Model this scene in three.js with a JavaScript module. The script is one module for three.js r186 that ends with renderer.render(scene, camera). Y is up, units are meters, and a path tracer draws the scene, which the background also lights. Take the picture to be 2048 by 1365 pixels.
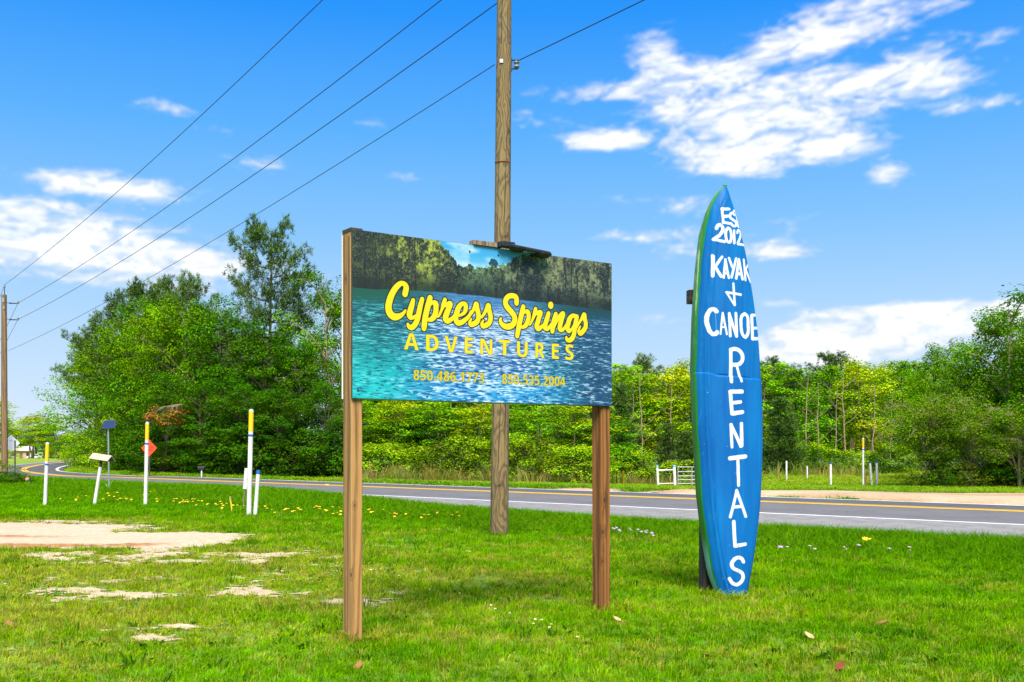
import * as THREE from 'three';
import { mergeGeometries, toCreasedNormals } from 'three/addons/utils/BufferGeometryUtils.js';
import { RoundedBoxGeometry } from 'three/addons/geometries/RoundedBoxGeometry.js';

// ------------------------------------------------------------------ camera, exposure, sky, sun
const scene = new THREE.Scene();
const renderer = new THREE.WebGLRenderer({ antialias: true });
renderer.toneMapping = THREE.LinearToneMapping;
const EXPOSURE = 2.9;
renderer.toneMappingExposure = EXPOSURE;
renderer.shadowMap.enabled = true;

const EYE = 1.41;                                   // metres above the lawn; the lens is shifted up so that uprights stay upright
const camera = new THREE.PerspectiveCamera(36.77, 2048 / 1365, 0.1, 4000);
camera.position.set(0, EYE, 0);
camera.lookAt(0, EYE, -10);
camera.setViewOffset(2048, 1365, 0, -213.5, 2048, 1365);

const sun = new THREE.DirectionalLight(new THREE.Color(1, 0.93, 0.77), 3.0);
sun.position.set(6, 92, 50);
sun.target.position.set(0, 0, -20);
sun.castShadow = true;
sun.shadow.radius = 58;                             // a thin veil of cloud softens the sun
sun.shadow.mapSize.set(4096, 4096);
Object.assign(sun.shadow.camera, { left: -90, right: 90, top: 90, bottom: -90, near: 1, far: 300 });
scene.add(sun, sun.target);

// ------------------------------------------------------------------ numbers
function rng(seed) { let s = seed >>> 0; return () => { s = (s + 0x6d2b79f5) | 0; let t = Math.imul(s ^ (s >>> 15), 1 | s); t = (t + Math.imul(t ^ (t >>> 7), 61 | t)) ^ t; return ((t ^ (t >>> 14)) >>> 0) / 4294967296; }; }
function hash(x, y, s) { let h = Math.imul(x, 374761393) + Math.imul(y, 668265263) + Math.imul(s, 1442695041); h = Math.imul(h ^ (h >>> 13), 1274126177); return ((h ^ (h >>> 16)) >>> 0) / 4294967296; }
function noise(x, y, s = 0) {
  const ix = Math.floor(x), iy = Math.floor(y), fx = x - ix, fy = y - iy, u = fx * fx * (3 - 2 * fx), v = fy * fy * (3 - 2 * fy);
  const a = hash(ix, iy, s), b = hash(ix + 1, iy, s), c = hash(ix, iy + 1, s), d = hash(ix + 1, iy + 1, s);
  return a + (b - a) * u + (c - a + (a - b - c + d) * u) * v;
}
function fbm(x, y, oct = 4, s = 0) { let a = 0.5, t = 0, n = 0; for (let i = 0; i < oct; i++) { t += a * noise(x, y, s + i * 17); n += a; x = x * 2.03 + 11.3; y = y * 2.01 + 5.7; a *= 0.5; } return t / n; }
function wrapNoise(x, y, p, q, s) {                  // repeats every p, q cells
  const ix = Math.floor(x), iy = Math.floor(y), fx = x - ix, fy = y - iy, u = fx * fx * (3 - 2 * fx), v = fy * fy * (3 - 2 * fy), m = (k, n) => ((k % n) + n) % n;
  const a = hash(m(ix, p), m(iy, q), s), b = hash(m(ix + 1, p), m(iy, q), s), c = hash(m(ix, p), m(iy + 1, q), s), d = hash(m(ix + 1, p), m(iy + 1, q), s);
  return a + (b - a) * u + (c - a + (a - b - c + d) * u) * v;
}
const clamp = (x, a = 0, b = 1) => Math.min(b, Math.max(a, x));
const ss = (a, b, x) => { const t = clamp((x - a) / (b - a)); return t * t * (3 - 2 * t); };
const lerp = (a, b, t) => a + (b - a) * t;
const mix3 = (a, b, t) => [lerp(a[0], b[0], t), lerp(a[1], b[1], t), lerp(a[2], b[2], t)];
const lin = (c) => { c /= 255; return c <= 0.04045 ? c / 12.92 : Math.pow((c + 0.055) / 1.055, 2.4); };
const toSRGB = (c) => Math.round(255 * clamp(c <= 0.0031308 ? 12.92 * c : 1.055 * Math.pow(c, 1 / 2.4) - 0.055));
const ramp = (stops, x) => { for (let i = 1; i < stops.length; i++) if (x <= stops[i][0]) return mix3(stops[i - 1][1], stops[i][1], clamp((x - stops[i - 1][0]) / (stops[i][0] - stops[i - 1][0]))); return stops[stops.length - 1][1]; };

// ------------------------------------------------------------------ sky: blue air with fair-weather cloud, all round
{
  const W = 4096, H = 2048, data = new Float32Array(W * H * 4), cover = new Float32Array(W * H / 2);
  const air = [[0, [226, 240, 255]], [3, [207, 231, 255]], [7, [180, 219, 255]], [12, [136, 199, 255]], [17, [94, 179, 255]], [23, [44, 151, 253]], [32, [24, 132, 245]], [50, [16, 108, 226]], [90, [12, 94, 210]]].map(([e, c]) => [e, c.map(lin)]);
  // cloud patches: azimuth (degrees right of north, north being -z), elevation, half extents, strength
  const patches = [[13,17.5,5.03,2.58,1],[10.4,18.9,2.97,1.65,1],[7.9,20.6,1.31,1.52,.9],[14.6,15.7,4.44,1.21,1],[12.5,15.1,2.39,.82,.8],[16.7,21.3,3.33,1.2,.8],[18.7,21.5,2.75,1.06,.7],[19.2,18.2,3.98,1.45,.8],[21.9,18.3,2.64,1.16,.7],[24.3,16.9,1.97,.46,.7],[15.1,20.6,2.08,.81,.7],[22.9,21.7,1.18,.51,.6],[21.9,19.8,1.68,.78,.5],[25,19.8,1.38,.38,.4],[5,16.6,2.49,.72,.95],[4.1,18.9,2.64,.61,.5],[2.4,17.7,1.67,.5,.4],[6,19.1,1.66,.55,.6],[10.1,13.1,2.16,.66,.55],[20,14,.94,.52,.75],[7.7,11.6,3.84,.41,.6],[12.3,10.7,2.93,.65,.75],[6,13.4,1.93,.28,.35],[15.7,11.8,1.55,.48,.35],[14.9,10.4,1.82,.32,.35],[20.7,6,6.59,1.3,1],[16.9,5.2,3.83,1.07,1],[24.3,6.9,3.01,.71,.8],[20.2,7.1,4.18,.37,.6],[14.9,7.7,1.43,.24,.4],[7.7,7,2.47,.28,.25],[-22.1,13.3,3.83,.67,.85],[-24.2,11.1,4.64,1.14,1],[-20.9,10,5.84,1.04,1],[-17.4,9.6,3.81,.75,.8],[-25.1,12.1,2.51,.4,.6],[-18.9,8.5,4.99,.47,.75],[-18.4,17.5,1.88,.37,.45],[-15.9,16.6,1.16,.32,.35],[-14.3,15,2.23,.43,.4],[-7.9,17.3,1.37,.33,.35],[-5.7,14.6,1.93,.22,.3],[-11.9,9.1,1.34,.49,.5],[.4,18.1,.78,.25,.3],[-13.3,10.6,1.59,.27,.3],[-25.8,9.4,2.71,.75,.6]];
  const r = rng(77);
  for (let i = 0; i < 230; i++) {                    // the same kind of cloud over the rest of the sky
    const el = 4 + 70 * Math.pow(r(), 1.3), a = 30 + 300 * r(), k = 1 / Math.max(0.3, Math.cos(el * Math.PI / 180)), big = 1.2 + 4.5 * r() * r();
    patches.push([a, el, big * k, big * (0.2 + 0.35 * r()), 0.35 + 0.65 * r()]);
    if (el > 30 && a > 40 && a < 320) continue;
    if (el > 28) patches.push([-30 + 60 * r(), el, big * k, big * (0.2 + 0.35 * r()), 0.35 + 0.65 * r()]);
  }
  const colOf = (az) => ((az - 90) / 360 + 0.5) * W;   // u = atan2(z, x): azimuth 0 is -z, 90 is +x
  for (const [az, el, rx, ry0, s] of patches) {
    const ry = ry0 * 0.84, c0 = colOf(az), cw = rx * 1.7 * W / 360, r0 = el * H / 180, rw = ry * 1.7 * H / 180;
    for (let y = Math.max(0, Math.floor(r0 - rw)); y < Math.min(H / 2, r0 + rw); y++) for (let x = Math.floor(c0 - cw); x < c0 + cw; x++) {
      const q = ((x - c0) / cw) ** 2 + ((y - r0) / rw) ** 2;
      if (q < 1) { const at = y * W + ((x % W) + W) % W; cover[at] += s * (1 - q) * (1 - q) * 1.2; }
    }
  }
  for (let y = 0; y < H; y++) {
    const el = ((y + 0.5) / H - 0.5) * 180, base = ramp(air, Math.max(0, el)).map((c) => c / EXPOSURE), c = Math.max(0.25, Math.cos(el * Math.PI / 180));
    for (let x = 0; x < W; x++) {
      let p = base;
      if (y >= H / 2) {
        const raw = cover[(y - H / 2) * W + x];
        if (raw > 0.02) {
          const px = x / W * 360 * c, k = 0.62, wx = fbm(px * 0.5, el * 1.1, 3, 5) * 2.2, wy = fbm(px * 0.5 + 40, el * 1.1, 3, 9) * 1.2;
          const n = fbm(px * k + wx, el * k * 2.1 + wy, 6, 21), fine = fbm(px * 2.1 + wx * 2, el * 5.2 + wy, 4, 51);
          const d = Math.min(raw, 1.0) * 1.1 + (n - 0.5) * 1.5 + (fine - 0.5) * 0.8 - 0.14;
          const a = Math.pow(ss(-0.02, 1.3, d), 1.15) * 0.98, body = ss(0.5, 1.3, d), g = lerp(0.95, 1.14, body) * (0.96 + 0.06 * fine) / EXPOSURE;
          p = [lerp(base[0], g * 0.985, a), lerp(base[1], g * 0.995, a), lerp(base[2], g * 1.02, a)];
        }
      }
      const o = (y * W + x) * 4; data[o] = p[0]; data[o + 1] = p[1]; data[o + 2] = p[2]; data[o + 3] = 1;
    }
  }
  const sky = new THREE.DataTexture(data, W, H, THREE.RGBAFormat, THREE.FloatType);
  sky.mapping = THREE.EquirectangularReflectionMapping; sky.magFilter = THREE.LinearFilter; sky.needsUpdate = true;
  scene.background = sky; scene.environment = sky;
}

// ------------------------------------------------------------------ helpers for objects
const taken = new Map();
function numbered(name) { const n = taken.get(name) ?? 0; taken.set(name, n + 1); return n ? name + '_' + String(n).padStart(3, '0') : name; }
function tag(o, label, category, group) { o.userData.label = label; o.userData.category = category; if (group) o.userData.group = group; return o; }
function shade(o) { o.traverse((m) => { if (m.isMesh) { m.castShadow = true; m.receiveShadow = true; } }); return o; }
function thing(name, label, category, x, y, z, turn = 0, group) { const g = new THREE.Group(); g.name = numbered(name); g.position.set(x, y, z); g.rotation.y = turn; tag(g, label, category, group); scene.add(g); return g; }
function part(name, geo, mat, parent) { const m = new THREE.Mesh(geo, mat); m.name = name; m.castShadow = m.receiveShadow = true; parent.add(m); return m; }
function solo(name, geo, mat, label, category, group) { const m = new THREE.Mesh(geo, mat); m.name = numbered(name); m.castShadow = m.receiveShadow = true; tag(m, label, category, group); scene.add(m); return m; }
function structure(name, geo, mat) { const m = new THREE.Mesh(geo, mat); m.name = numbered(name); m.receiveShadow = m.castShadow = true; m.userData.kind = 'structure'; scene.add(m); return m; }
function copy(o, label, group) { const c = o.clone(); c.name = numbered(o.name.replace(/_\d{3}$/, '')); c.userData = { ...o.userData }; if (label) c.userData.label = label; if (group) c.userData.group = group; scene.add(c); return c; }
const rgb = (r, g, b) => new THREE.Color().setRGB(r, g, b);
const std = (color, roughness = 0.8, more = {}) => new THREE.MeshStandardMaterial({ color, roughness, metalness: 0, ...more });
function dataTex(w, h, fn, srgb = true, repeat = true) {      // fn(x, y) gives linear [r, g, b]
  const d = new Uint8Array(w * h * 4);
  for (let y = 0; y < h; y++) for (let x = 0; x < w; x++) { const c = fn(x, y), o = (y * w + x) * 4; for (let k = 0; k < 3; k++) d[o + k] = srgb ? toSRGB(c[k]) : Math.round(255 * clamp(c[k])); d[o + 3] = 255; }
  const t = new THREE.DataTexture(d, w, h); t.magFilter = THREE.LinearFilter; t.wrapS = t.wrapT = repeat ? THREE.RepeatWrapping : THREE.ClampToEdgeWrapping;
  if (srgb) t.colorSpace = THREE.SRGBColorSpace; t.needsUpdate = true; return t;
}
function canvasTex(c) { const t = new THREE.CanvasTexture(c); t.colorSpace = THREE.SRGBColorSpace; t.anisotropy = 8; return t; }
function loft(rings, { caps = [true, true], uv, crease = 0.7, closed = true } = {}) {   // rings: arrays of [x, y, z]
  const n = rings[0].length, m = closed ? n + 1 : n, pos = [], uvs = [], idx = [];
  let run = 0;
  rings.forEach((R, j) => {
    if (j) run += Math.hypot(R[0][0] - rings[j - 1][0][0], R[0][1] - rings[j - 1][0][1], R[0][2] - rings[j - 1][0][2]);
    let per = 0;
    for (let i = 0; i < m; i++) {
      const p = R[i % n]; if (i) { const q = R[i - 1]; per += Math.hypot(p[0] - q[0], p[1] - q[1], p[2] - q[2]); }
      pos.push(...p); uvs.push(...(uv ? uv(p, i, j) : [per, run]));
    }
  });
  for (let j = 0; j + 1 < rings.length; j++) for (let i = 0; i + 1 < m; i++) { const a = j * m + i, b = a + m; idx.push(a, a + 1, b, a + 1, b + 1, b); }
  const cap = (j, flip) => { const o = pos.length / 3; rings[j].forEach((p) => { pos.push(...p); uvs.push(...(uv ? uv(p, 0, j) : [p[0], p[2]])); }); for (let i = 1; i + 1 < n; i++) flip ? idx.push(o, o + i + 1, o + i) : idx.push(o, o + i, o + i + 1); };
  if (closed && caps[0]) cap(0, true); if (closed && caps[1]) cap(rings.length - 1, false);
  let g = new THREE.BufferGeometry(); g.setAttribute('position', new THREE.Float32BufferAttribute(pos, 3)); g.setAttribute('uv', new THREE.Float32BufferAttribute(uvs, 2)); g.setIndex(idx);
  return toCreasedNormals(g, crease);
}
const rect = (w, d, c = 0.008) => [[-w / 2 + c, -d / 2], [w / 2 - c, -d / 2], [w / 2, -d / 2 + c], [w / 2, d / 2 - c], [w / 2 - c, d / 2], [-w / 2 + c, d / 2], [-w / 2, d / 2 - c], [-w / 2, -d / 2 + c]];
const circle = (r, n = 14) => Array.from({ length: n }, (_, i) => [r * Math.cos(i / n * 2 * Math.PI), r * Math.sin(i / n * 2 * Math.PI)]);
// upright post from a cross-section; at(t) gives [dx, dz, scale]
function upright(section, h, steps = 6, at = () => [0, 0, 1], y0 = 0) {
  const rings = []; const S = section.slice().reverse();
  for (let j = 0; j <= steps; j++) { const t = j / steps, [dx, dz, s] = at(t); rings.push(S.map(([x, z]) => [x * s + dx, y0 + t * h, z * s + dz])); }
  return loft(rings);
}
function tubeGeo(points, r0, r1 = r0, sides = 6) {      // a bent bar through points, tapering
  const P = points.map((p) => new THREE.Vector3(...p)), rings = []; let side = new THREE.Vector3();
  P.forEach((p, i) => {
    const t = P[Math.min(i + 1, P.length - 1)].clone().sub(P[Math.max(i - 1, 0)]).normalize();
    if (!i) side = Math.abs(t.y) < 0.9 ? new THREE.Vector3(0, 1, 0) : new THREE.Vector3(1, 0, 0);
    const a = side.clone().sub(t.clone().multiplyScalar(side.dot(t))).normalize(), b = new THREE.Vector3().crossVectors(t, a); side = a;
    const r = lerp(r0, r1, i / (P.length - 1));
    rings.push(Array.from({ length: sides }, (_, k) => { const q = k / sides * 2 * Math.PI, c = Math.cos(q) * r, s = Math.sin(q) * r; return [p.x + a.x * c + b.x * s, p.y + a.y * c + b.y * s, p.z + a.z * c + b.z * s]; }));
  });
  return loft(rings, { crease: 1.2 });
}
const move = (g, x, y, z) => { g.translate(x, y, z); return g; };
const box = (w, h, d, x = 0, y = 0, z = 0, r = 0.004) => move(new RoundedBoxGeometry(w, h, d, 1, Math.min(r, w / 3, h / 3, d / 3)), x, y, z);
const joined = (list) => mergeGeometries(list.map((g) => { let q = g.index ? g.toNonIndexed() : g; for (const k of Object.keys(q.attributes)) if (!['position', 'normal', 'uv'].includes(k)) q.deleteAttribute(k); if (!q.attributes.uv) q.setAttribute('uv', new THREE.Float32BufferAttribute(new Float32Array(q.attributes.position.count * 2), 2)); return q; }));
const AX = (px, z) => (px - 1024) / 2054 * z;            // metres right of the camera's axis for a bearing read off the photograph, z metres ahead
// ------------------------------------------------------------------ terrain. Plan coordinates: x right, d metres ahead (world z = -d)
const RD = [-0.755, 0.655];                               // the road's straight run
const centre = [];
{
  const ctrl = [[60, -20.55]];
  for (let s = -60; s <= 24; s += 6) ctrl.push([RD[0] * s, 31.5 + RD[1] * s]);
  ctrl.push([-21.2, 49.3], [-24, 52.9], [-26.9, 57.2], [-29.4, 61.8], [-31.2, 65.6], [-33.2, 70.2], [-36, 77.5], [-39.2, 86.6], [-43, 99.5], [-46.5, 114], [-49, 132], [-51, 155], [-53, 190], [-56, 240], [-60, 320]);
  const curve = new THREE.CatmullRomCurve3(ctrl.map(([x, d]) => new THREE.Vector3(x, 0, d)), false, 'centripetal');
  const pts = curve.getSpacedPoints(430);
  pts.forEach((p, i) => { const q = pts[Math.min(i + 1, pts.length - 1)], o = pts[Math.max(i - 1, 0)], t = q.clone().sub(o).normalize(); centre.push({ x: p.x, d: p.z, nx: t.z, nd: -t.x, s: i }); });
  const step = pts[0].distanceTo(pts[1]); centre.forEach((c) => { c.s *= step; c.k = lerp(1, 0.56, ss(46, 63, c.d)); });          // the road narrows into the bend
}
// signed distance from the road's middle: negative on the lawn's side
function offRoad(x, d) { let best = 1e9, hit = null; for (const c of centre) { const q = (x - c.x) ** 2 + (d - c.d) ** 2; if (q < best) { best = q; hit = c; } } return ((x - hit.x) * hit.nx + (d - hit.d) * hit.nd) / hit.k; }
const crown = (o) => (o < 0 ? lerp(0.055, 0.0, clamp(-o / 3.7)) - 0.03 * clamp((-o - 3.7) / 2.3) : lerp(0.055, -0.02, clamp(o / 3.7)) - 0.09 * clamp((o - 3.7) / 1.2));
function land(x, d) {                                     // natural fall of the ground, the road bed aside
  const q = 0.655 * x + 0.755 * d;
  return -0.3 * ss(28.5, lerp(34, 46, ss(6, 12, x)), q) * ss(-30, -20, x) - 0.72 * ss(34, 56, q) * ss(-20, 5, x) * (1 - 0.8 * ss(11, 15, x)) - 2.2 * ss(110, 330, d) + 0.05 * (noise(x * 0.22, d * 0.22, 3) - 0.5);
}
function groundAt(x, d) {
  if (d > 330 || Math.abs(x) > 90) return land(x, d);
  const o = offRoad(x, d), bed = crown(clamp(o, -6, 4.9)) - 0.13;
  return lerp(bed, land(x, d) + 0.17 * ss(-11, -6.5, o) * (1 - ss(-9, 1, x)) * (o < 0 ? 1 : 0), ss(o < 0 ? lerp(4.2, 6.6, ss(-9, 4, x)) : 4.0, o < 0 ? lerp(5.4, 8.2, ss(-9, 4, x)) : 5.6, Math.abs(o)));
}

// bare or sandy places on the lawn, above 0 where sand shows
function sandField(x, d) {
  const a = 1 - ((x + 10.2) / 4.7) ** 2 - ((d - 17.1) / 2.9) ** 2, b = 1 - ((x + 6.2) / 2.5) ** 2 - ((d - 15.6) / 1.6) ** 2;
  const c = 0.42 * (1 - ((x + 4.4) / 2.2) ** 2 - ((d - 13.3) / 1.1) ** 2), e = -0.02 - 0.05 * (((x + 4.6) / 3) ** 2 + ((d - 10) / 3) ** 2);
  const streak = fbm(x * 0.8 + 3, d * 1.9 + 0.5 * x, 4, 31), n = fbm(x * 2.6, d * 3.4, 4, 71), speck = fbm(x * 11, d * 14, 2, 75);
  return Math.max(a * 1.1, b * 1.0, c, e) - 0.16 + (streak - 0.5) * 0.95 + (n - 0.5) * 0.75 + (speck - 0.5) * 0.55;
}
function apronField(x, d) {                                // bare sandy strip on the far side of the road
  const q = offRoad(x, d) - 4.7, along = x; if (q < -0.5 || x < 1.5) return -1;
  const wide = 0.8 + 3.2 * ss(4, 12, along) + 4.5 * ss(11, 18, along);
  return Math.min(q + 0.4, wide - q) * 0.8 * ss(-2, 3, along) + (fbm(x * 0.7, d * 1.3, 4, 91) - 0.5) * 1.3 - 0.12;
}
function dryness(x, d) {                                   // how yellow and thin the lawn is
  const nearSand = Math.max(ss(-0.9, 0.1, sandField(x, d)), 1.15 * clamp(1.1 - ((x + 5.4) / 3.8) ** 2 - ((d - 10) / 4.4) ** 2));
  return clamp(0.95 * nearSand + 1.1 * (fbm(x * 0.6, d * 1.3, 4, 13) - 0.5) * (0.3 + nearSand) + 0.03);
}

const soilTex = dataTex(1024, 1024, (x, y) => {
  const a = wrapNoise(x / 8, y / 8, 128, 128, 1), b = wrapNoise(x / 2.5, y / 2.5, 410, 410, 2), c = wrapNoise(x / 64, y / 64, 16, 16, 3), e = hash(x, y, 9);
  const g = mix3([0.055, 0.115, 0.004], [0.13, 0.26, 0.005], a * 0.6 + b * 0.4);
  return mix3(g, [0.17, 0.14, 0.025], clamp((c - 0.5) * 0.5 + (e - 0.8) * 0.5)).map((v) => v * (0.7 + 0.6 * b));
});
soilTex.repeat.set(0.28, 0.28);
{
  const xs = [], ds = [];
  for (const x of [-1600, -900, -500, -320, -220, -160, -125, -100, -85]) xs.push(x);
  for (let x = -72; x <= 50; x += 0.75) xs.push(x);
  for (const x of [56, 66, 80, 100, 130, 180, 260, 400, 700, 1600]) xs.push(x);
  for (const d of [-300, -120, -60, -30, -15, -6]) ds.push(d);
  for (let d = 0; d <= 100; d += 0.6) ds.push(d);
  for (let d = 103; d <= 200; d += 4) ds.push(d);
  for (const d of [215, 235, 260, 290, 320, 360, 420, 520, 700, 1000, 1800]) ds.push(d);
  const pos = [], uv = [], col = [], idx = [];
  for (const d of ds) for (const x of xs) {
    pos.push(x, groundAt(x, d), -d); uv.push(x, d);
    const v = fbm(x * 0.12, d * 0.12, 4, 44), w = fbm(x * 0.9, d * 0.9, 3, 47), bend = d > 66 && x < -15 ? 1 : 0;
    const c = mix3([0.92, 1.0, 0.8], bend ? [2.0, 1.5, 0.8] : [1.25, 1.12, 0.9], bend || clamp((v - 0.3) * 1.6)).map((k) => k * (0.85 + 0.3 * w));  // past the bend, sunlit yellow brightness is painted into the ground colour
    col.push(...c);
  }
  const n = xs.length;
  for (let j = 0; j + 1 < ds.length; j++) for (let i = 0; i + 1 < n; i++) { const a = j * n + i, b = a + n; idx.push(a, a + 1, b, a + 1, b + 1, b); }
  const g = new THREE.BufferGeometry(); g.setAttribute('position', new THREE.Float32BufferAttribute(pos, 3)); g.setAttribute('uv', new THREE.Float32BufferAttribute(uv, 2)); g.setAttribute('color', new THREE.Float32BufferAttribute(col, 3)); g.setIndex(idx); g.computeVertexNormals();
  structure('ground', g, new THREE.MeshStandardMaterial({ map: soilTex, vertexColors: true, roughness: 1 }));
}

// ------------------------------------------------------------------ road
function ribbon(o0, o1, lift, steps = 1, from = 0, to = centre.length - 1, ragged = 0) {
  const pos = [], uv = [], idx = [], m = steps + 1;
  for (let i = from; i <= to; i++) { const c = centre[i]; for (let k = 0; k <= steps; k++) {
    let o = lerp(o0, o1, k / steps); if (ragged && (k === 0)) o += ragged * (fbm(c.s * 0.9, 3, 3, 8) - 0.5);
    pos.push(c.x + c.nx * o * c.k, crown(o) + lift, -(c.d + c.nd * o * c.k)); uv.push(o, c.s); } }
  for (let i = 0; i < to - from; i++) for (let k = 0; k < steps; k++) { const a = i * m + k, b = a + m; idx.push(a, b, a + 1, a + 1, b, b + 1); }
  const g = new THREE.BufferGeometry(); g.setAttribute('position', new THREE.Float32BufferAttribute(pos, 3)); g.setAttribute('uv', new THREE.Float32BufferAttribute(uv, 2)); g.setIndex(idx); g.computeVertexNormals();
  const ny = g.attributes.normal.getY(0); if (ny < 0) { const a = g.index.array; for (let i = 0; i < a.length; i += 3) { const t = a[i]; a[i] = a[i + 1]; a[i + 1] = t; } g.computeVertexNormals(); }
  return g;
}
function asphaltTex(lo, hi, seed) {
  const t = dataTex(1024, 1024, (x, y) => {
    const grain = hash(x, y, seed), a = wrapNoise(x / 3, y / 3, 341, 341, seed + 1), b = wrapNoise(x / 64, y / 170, 16, 6, seed + 2), c = wrapNoise(x / 16, y / 16, 64, 64, seed + 3);
    const wheel = 0.5 + 0.5 * Math.cos((x / 1024 * 4 - 0.5) * Math.PI * 2 / 1.8);
    const crack = ss(0.016, 0.004, Math.abs(wrapNoise(x / 90, y / 90, 11, 11, seed + 5) + 0.25 * wrapNoise(x / 22, y / 22, 46, 46, seed + 6) - 0.66)) * ss(0.45, 0.6, wrapNoise(x / 128, y / 128, 8, 8, seed + 7));
    return mix3(mix3(lo, hi, clamp(0.35 * grain + 0.3 * a + 0.3 * b + 0.12 * c + 0.08 * wheel)), [0.02, 0.02, 0.02], 0.75 * crack);
  });
  t.repeat.set(0.25, 0.25); return t;
}
const nearAsphalt = new THREE.MeshStandardMaterial({ map: asphaltTex([0.078, 0.073, 0.070], [0.18, 0.172, 0.166], 3), roughness: 0.88 });
const farAsphalt = new THREE.MeshStandardMaterial({ map: asphaltTex([0.045, 0.043, 0.042], [0.118, 0.113, 0.110], 23), roughness: 0.85 });
const gravelTex = dataTex(512, 512, (x, y) => { const a = wrapNoise(x / 3, y / 3, 171, 171, 4), b = wrapNoise(x / 6.4, y / 6.4, 80, 80, 5), e = hash(x, y, 6), c = wrapNoise(x / 64, y / 64, 8, 8, 7); return mix3([0.13, 0.125, 0.115], [0.44, 0.425, 0.395], clamp(0.4 * a + 0.3 * b + 0.35 * e + 0.25 * (c - 0.5))); });
gravelTex.repeat.set(0.7, 0.7);
const gravelBump = dataTex(256, 256, (x, y) => { const a = wrapNoise(x / 3, y / 3, 85, 85, 4); return [a, a, a]; }, false);
gravelBump.repeat.set(1.4, 1.4);
const whitePaint = new THREE.MeshStandardMaterial({ map: (() => { const t = dataTex(128, 512, (x, y) => mix3([0.5, 0.5, 0.5], [0.82, 0.82, 0.8], clamp(0.5 + 1.2 * (fbm(x / 14, y / 20, 4, 60) - 0.35)))); t.repeat.set(2, 0.3); return t; })(), roughness: 0.7 });
const yellowPaint = new THREE.MeshStandardMaterial({ map: (() => { const t = dataTex(128, 512, (x, y) => mix3([0.55, 0.33, 0.02], [0.85, 0.50, 0.008], clamp(0.6 + 1.2 * (fbm(x / 14, y / 20, 4, 61) - 0.35)))); t.repeat.set(2, 0.3); return t; })(), roughness: 0.7 });
{
  const road = new THREE.Group(); road.name = 'road'; road.userData.kind = 'structure'; scene.add(road);
  part('near_lane', ribbon(-3.6, 0.02, 0, 4), nearAsphalt, road);
  part('far_lane', ribbon(0.02, 4.1, 0, 4), farAsphalt, road);
  part('gravel_shoulder', ribbon(-7.6, -3.6, 0, 3, 0, centre.length - 1, 0.7), new THREE.MeshStandardMaterial({ map: gravelTex, bumpMap: gravelBump, bumpScale: 0.02, roughness: 1 }), road);
  part('white_edge_line', ribbon(-3.62, -3.46, 0.004), whitePaint, road);
  part('white_edge_line', ribbon(3.3, 3.6, 0.004), whitePaint, road);
  part('yellow_centre_line', ribbon(-0.3, -0.06, 0.005), yellowPaint, road);
  part('yellow_centre_line', ribbon(0.06, 0.28, 0.005), yellowPaint, road);
  const stud = new THREE.CylinderGeometry(0.07, 0.09, 0.025, 8), studMat = std(rgb(0.85, 0.5, 0.02), 0.4);
  for (const s of [38, 50, 62, 74, 86]) { const c = centre.reduce((a, b) => Math.abs(b.s - s) < Math.abs(a.s - s) ? b : a); const m = part('road_stud', stud, studMat, road); m.position.set(c.x, crown(0) + 0.014, -c.d); }
}

// ------------------------------------------------------------------ bare ground, laid as thin sheets with their own outlines
function sheet(x0, x1, d0, d1, step, field, color, height) {
  const nx = Math.round((x1 - x0) / step), nd = Math.round((d1 - d0) / step), map = new Int32Array((nx + 1) * (nd + 1)).fill(-1), pos = [], uv = [], col = [], idx = [];
  const val = new Float32Array((nx + 1) * (nd + 1));
  for (let j = 0; j <= nd; j++) for (let i = 0; i <= nx; i++) val[j * (nx + 1) + i] = field(x0 + i * step, d0 + j * step);
  const at = (i, j) => { const k = j * (nx + 1) + i; if (map[k] < 0) { const x = x0 + i * step, d = d0 + j * step; map[k] = pos.length / 3; pos.push(x, height(x, d, val[k]), -d); uv.push(x, d); col.push(...color(x, d, val[k])); } return map[k]; };
  const tri = (...c) => { if (c.every(([i, j]) => val[j * (nx + 1) + i] > 0)) idx.push(...c.map(([i, j]) => at(i, j))); };
  for (let j = 0; j < nd; j++) for (let i = 0; i < nx; i++) { tri([i, j], [i + 1, j], [i, j + 1]); tri([i + 1, j], [i + 1, j + 1], [i, j + 1]); }
  const g = new THREE.BufferGeometry(); g.setAttribute('position', new THREE.Float32BufferAttribute(pos, 3)); g.setAttribute('uv', new THREE.Float32BufferAttribute(uv, 2)); g.setAttribute('color', new THREE.Float32BufferAttribute(col, 3)); g.setIndex(idx); g.computeVertexNormals(); return g;
}
const sandTex = dataTex(512, 512, (x, y) => { const e = hash(x, y, 16), a = wrapNoise(x / 5, y / 5, 102, 102, 14), b = wrapNoise(x / 32, y / 32, 16, 16, 15); const k = 0.72 + 0.22 * a + 0.14 * (e - 0.5) + 0.2 * (b - 0.5); return [k, k, k]; });
sandTex.repeat.set(1.3, 1.3);
const sandBump = dataTex(256, 256, (x, y) => { const a = 0.6 * wrapNoise(x / 8, y / 8, 32, 32, 24) + 0.4 * wrapNoise(x / 2.5, y / 2.5, 102, 102, 25); return [a, a, a]; }, false);
const sandMat = new THREE.MeshStandardMaterial({ map: sandTex, bumpMap: sandBump, bumpScale: 0.015, vertexColors: true, roughness: 1 });
const rutAt = (x, d) => Math.exp(-(((d - 14.55 - 0.10 * (x + 7) - 0.12 * Math.sin(x * 1.3)) / 0.22) ** 2)) * ss(-10.5, -8.6, x) * (1 - ss(-5.4, -4.6, x)) + 0.8 * Math.exp(-(((d - 16.1 + 0.06 * (x + 9)) / 0.2) ** 2)) * (1 - ss(-8.2, -6.4, x));
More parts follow.
